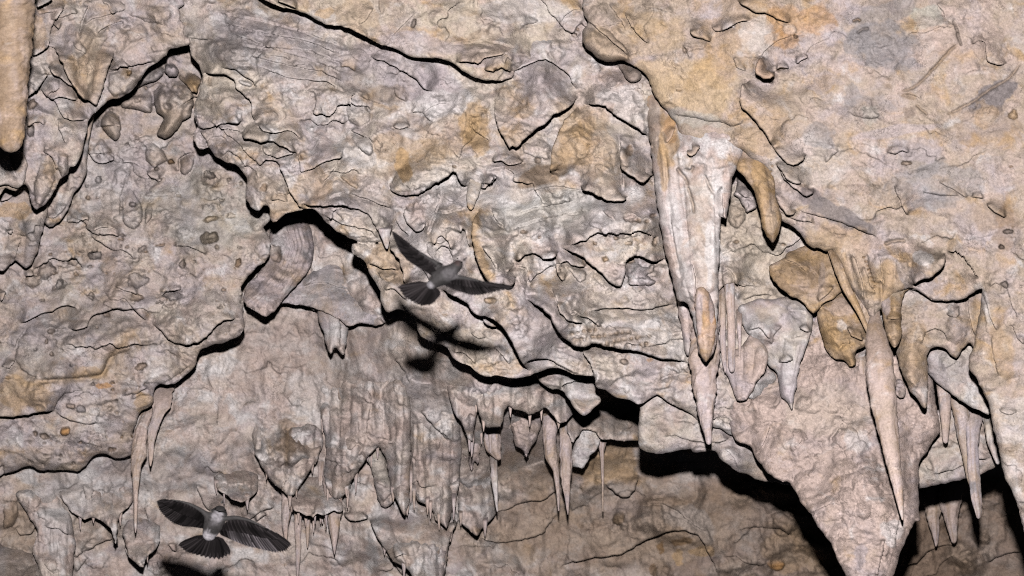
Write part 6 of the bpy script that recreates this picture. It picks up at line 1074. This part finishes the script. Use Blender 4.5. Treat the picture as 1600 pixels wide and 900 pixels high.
def build_bird(label, z0, spine, colours, wings, tail, eye, beak, k3):
    """spine: (u, v, dz, r_across, r_depth) rump -> crown in photo pixels at depth z0; wings: arm joints and feather tips"""
    px = z0 / F
    cu, cv = spine[2][0], spine[2][1]
    org = cam_pt(cu, cv, z0)
    R3 = CAM_M.to_3x3()
    def P(u, v, dz=0.0): return R3 @ Vector(((u - cu) * px, -(v - cv) * px, dz * px))
    # body and wing arms: one skinned surface
    vs, es, rad = [], [], []
    for (u, v, dz, ra, rd) in spine:
        vs.append(P(u, v, dz)); rad.append((ra * px, rd * px))
    es += [(i, i + 1) for i in range(len(spine) - 1)]
    for w in wings:
        prev = w['root']
        for (u, v, dz, r) in w['arm']:
            vs.append(P(u, v, dz)); rad.append((r * px, r * px * .8)); es.append((prev, len(vs) - 1)); prev = len(vs) - 1
    me = bpy.data.meshes.new('swiftlet'); me.from_pydata(vs, es, []); me.update()
    o = bpy.data.objects.new('swiftlet', me); COL.objects.link(o)
    sk = o.modifiers.new('skin', 'SKIN'); sk.use_smooth_shade = True; sk.branch_smoothing = .6
    for i, r in enumerate(rad): me.skin_vertices[0].data[i].radius = r
    me.skin_vertices[0].data[2].use_root = True
    sb = o.modifiers.new('sub', 'SUBSURF'); sb.levels = 2; sb.render_levels = 2
    dg = bpy.context.evaluated_depsgraph_get(); dg.update()
    nm = bpy.data.meshes.new_from_object(o.evaluated_get(dg))
    o.modifiers.clear(); o.data = nm; nm.name = 'swiftlet'
    co = np.empty(len(nm.vertices) * 3, np.float32); nm.vertices.foreach_get('co', co); co = co.reshape(-1, 3)
    Ri = np.array(R3).T
    lc = co @ Ri.T
    uu = lc[:, 0] / px + cu; vv = -lc[:, 1] / px + cv
    C = np.tile(np.array(colours[0][4]), (len(co), 1)).astype(float)
    for (u, v, ru, rv, c, s) in [x for x in colours[1:]]:
        q = np.hypot((uu - u) / ru, (vv - v) / rv) + .25 * fbm(uu / 4, vv / 4, 2, 5)
        m = (sstep(1.15, .65, q) * s)[:, None]; C = C * (1 - m) + np.array(c) * m
    a = nm.attributes.new('Col', 'FLOAT_COLOR', 'POINT'); a.data.foreach_set('color', np.c_[C, np.ones(len(C))].astype(np.float32).ravel())
    nm.materials.clear(); nm.materials.append(PLUMAGE)
    nm.polygons.foreach_set('use_smooth', np.ones(len(nm.polygons), bool))
    o.location = org
    tag(o, label, 'bird', 'swiftlets flying in the cave')
    to_cam = R3 @ Vector((0, 0, 1))
    def feather(name, mesh, a, b, width, roll=0.0, lift=0.0):
        f = bpy.data.objects.new(name, mesh); COL.objects.link(f); f.parent = o
        X = (b - a); ln = X.length; X.normalize()
        Zv = (to_cam - X * to_cam.dot(X)).normalized()
        Yv = Zv.cross(X)
        c, s = math.cos(roll), math.sin(roll)
        Y2 = Yv * c + Zv * s; Z2 = Zv * c - Yv * s
        M = Matrix((X * ln, Y2 * width * px, Z2 * ln)).transposed().to_4x4()
        f.matrix_local = Matrix.Translation(a + to_cam * lift * px) @ M
        return f
    for w in wings:
        n = w['n']
        A = np.array(w['bases'], float); B = np.array(w['tips'], float); Wd = np.array(w['width'], float)
        tA = np.linspace(0, 1, len(A)); tB = np.linspace(0, 1, len(B)); tw = np.linspace(0, 1, len(Wd))
        for i in range(n):
            t = i / (n - 1)
            a = [np.interp(t, tA, A[:, k]) for k in range(3)]; b = [np.interp(t, tB, B[:, k]) for k in range(3)]
            feather('flight_feather', FLIGHT2 if w.get('pale') and .15 < t < .75 else FLIGHT, P(*a), P(*b), np.interp(t, tw, Wd), w['roll'], -i * w.get('stack', .25))
        # coverts: a second, shorter row over the feather roots
        for i in range(w['nc']):
            t = (i + .5) / w['nc']
            a = np.array([np.interp(t, tA, A[:, k]) for k in range(3)]); b = np.array([np.interp(t, tB, B[:, k]) for k in range(3)])
            a = a + (a - b) * .05
            feather('covert_feather', FLIGHT, P(*a), P(*(a + (b - a) * .48)), np.interp(t, tw, Wd) * 1.15, w['roll'], 2.2)
    tn = tail['n']; B = np.array(tail['tips'], float); tB = np.linspace(0, 1, len(B)); A = np.array(tail['bases'], float)
    for i in range(tn):
        t = i / (tn - 1)
        a = A[0] * (1 - t) + A[1] * t; b = [np.interp(t, tB, B[:, k]) for k in range(3)]
        feather('tail_feather', TAILF, P(*a), P(*b), tail['w'], tail['roll'], -abs(i - tn / 2) * .5)
    # eyes and bill
    import bmesh
    for (u, v, dz, r) in eye:
        bm = bmesh.new(); bmesh.ops.create_uvsphere(bm, u_segments=12, v_segments=8, radius=r * px)
        m = bpy.data.meshes.new('eye'); bm.to_mesh(m); bm.free(); m.materials.append(EYE)
        e = bpy.data.objects.new('eye', m); COL.objects.link(e); e.parent = o; e.location = P(u, v, dz)
    (u0, v0, d0), (u1, v1, d1), r = beak
    a, b = P(u0, v0, d0), P(u1, v1, d1)
    bm = bmesh.new(); bmesh.ops.create_cone(bm, segments=10, radius1=r * px, radius2=r * px * .12, depth=(b - a).length, cap_ends=True)
    bmesh.ops.scale(bm, vec=(1.25, .7, 1), verts=bm.verts)
    m = bpy.data.meshes.new('beak'); bm.to_mesh(m); bm.free(); m.materials.append(HORN)
    e = bpy.data.objects.new('beak', m); COL.objects.link(e); e.parent = o
    e.matrix_local = Matrix.Translation((a + b) / 2) @ (b - a).to_track_quat('Z', 'Y').to_matrix().to_4x4()
    return o

DK = (.014, .012, .012); MD = (.015, .013, .013); PL = (.075, .068, .072); WT = (.34, .32, .34)
build_bird('dark swiftlet with narrow spread wings flying in front of the arch', 3.1,
    [(667, 449, 0, 7, 6), (677, 443, 2, 11, 9), (690, 434, 3, 15, 12), (702, 426, 4, 14.5, 12), (711, 419, 4, 11, 10), (717, 413, 4, 9.5, 9), (722, 409, 4, 5, 5)],
    [(0, 0, 0, 0, MD, 1), (670, 448, 9, 9, WT, .5), (703, 429, 15, 11, (.055, .05, .053), .9), (688, 437, 9, 12, MD, .6), (718, 408, 9, 8, (.03, .015, .013), .85), (724, 412, 6, 8, DK, .9)],
    [dict(root=3, arm=[(690, 418, 4, 6), (676, 408, 8, 4.5), (660, 398, 12, 3.5), (645, 387, 15, 2.5), (630, 375, 17, 1.6)], n=25, nc=14,
          bases=[(683, 425, 5), (676, 412, 8), (664, 402, 12), (650, 391, 15), (634, 378, 17)], tips=[(674, 429, 0), (662, 421, 4), (648, 413, 8), (634, 404, 10), (624, 392, 12), (617, 376, 14), (612, 361, 15)], width=[13, 13, 12, 10, 8, 6], roll=.12),
     dict(root=3, arm=[(712, 434, 4, 6), (726, 435, 6, 4.5), (742, 438, 7, 3.5), (758, 442, 8, 2.2), (772, 445, 8, 1.5)], n=25, nc=14,
          bases=[(700, 438, 3), (715, 437, 5), (730, 438, 7), (748, 441, 8), (768, 445, 8)], tips=[(694, 446, -2), (706, 452, 0), (720, 457, 0), (738, 462, 0), (755, 461, 2), (775, 456, 4), (803, 450, 5)], width=[12, 12.5, 12, 10, 8, 6], roll=-.12)],
    dict(n=14, bases=[(667, 443, 0), (675, 453, 0)], tips=[(621, 449, -4), (629, 462, -3), (642, 471, -2), (656, 478, -2), (672, 477, -3), (686, 464, -4)], w=14, roll=.1),
    [(722, 410, 10, 1.6), (715, 404, 9, 1.6)], ((724, 407, 5), (730, 402, 6), 2.2), 0)
build_bird('dark swiftlet with pale throat and fanned tail low on the left', 3.55,
    [(326, 845, 0, 8, 6), (327, 836, 2, 12, 9), (331, 825, 4, 15, 12), (337, 813, 5, 14, 12), (342, 804, 5, 11.5, 11), (345, 796, 5, 10.5, 10), (346, 789, 5, 6, 6)],
    [(0, 0, 0, 0, (.028, .025, .025), 1), (341, 806, 9, 10, (.24, .225, .24), .95), (338, 814, 10, 8, PL, .5), (324, 838, 13, 8, WT, .95), (337, 842, 7, 6, WT, .9), (334, 826, 11, 7, DK, .9), (346, 788, 10, 7, DK, .95), (354, 797, 4, 8, DK, .7)],
    [dict(root=3, arm=[(324, 803, 6, 6), (311, 794, 8, 4.5), (296, 786, 10, 3.2), (282, 782, 11, 2.2), (268, 780, 12, 1.6)], n=26, nc=14,
          bases=[(324, 812, 4), (313, 798, 8), (298, 789, 10), (282, 784, 11), (264, 781, 12)], tips=[(312, 824, 0), (300, 823, 3), (284, 822, 5), (270, 817, 6), (258, 808, 7), (249, 797, 8), (245, 784, 9)], width=[13, 13, 13, 12, 10, 8], roll=.1),
     dict(root=3, arm=[(354, 810, 6, 6), (370, 808, 8, 4.8), (388, 811, 10, 3.6), (405, 818, 11, 2.6), (424, 829, 11, 1.6)], n=26, nc=14,
          bases=[(346, 822, 3), (362, 812, 7), (382, 813, 10), (402, 820, 11), (424, 831, 11)], tips=[(350, 838, -3), (364, 845, 0), (386, 854, 2), (408, 859, 3), (430, 864, 4), (446, 862, 4), (455, 853, 5)], width=[15, 15, 14, 13, 10, 8], roll=-.1, pale=True)],
    dict(n=15, bases=[(317, 838, 0), (338, 840, 0)], tips=[(277, 853, -4), (287, 862, -3), (303, 867, -2), (323, 873, -2), (343, 875, -2), (358, 868, -4)], w=13, roll=.08),
    [(354, 796, 11, 1.5), (339, 793, 12, 1.5)], ((348, 785, 7), (350, 780, 8), 2.2), 1)
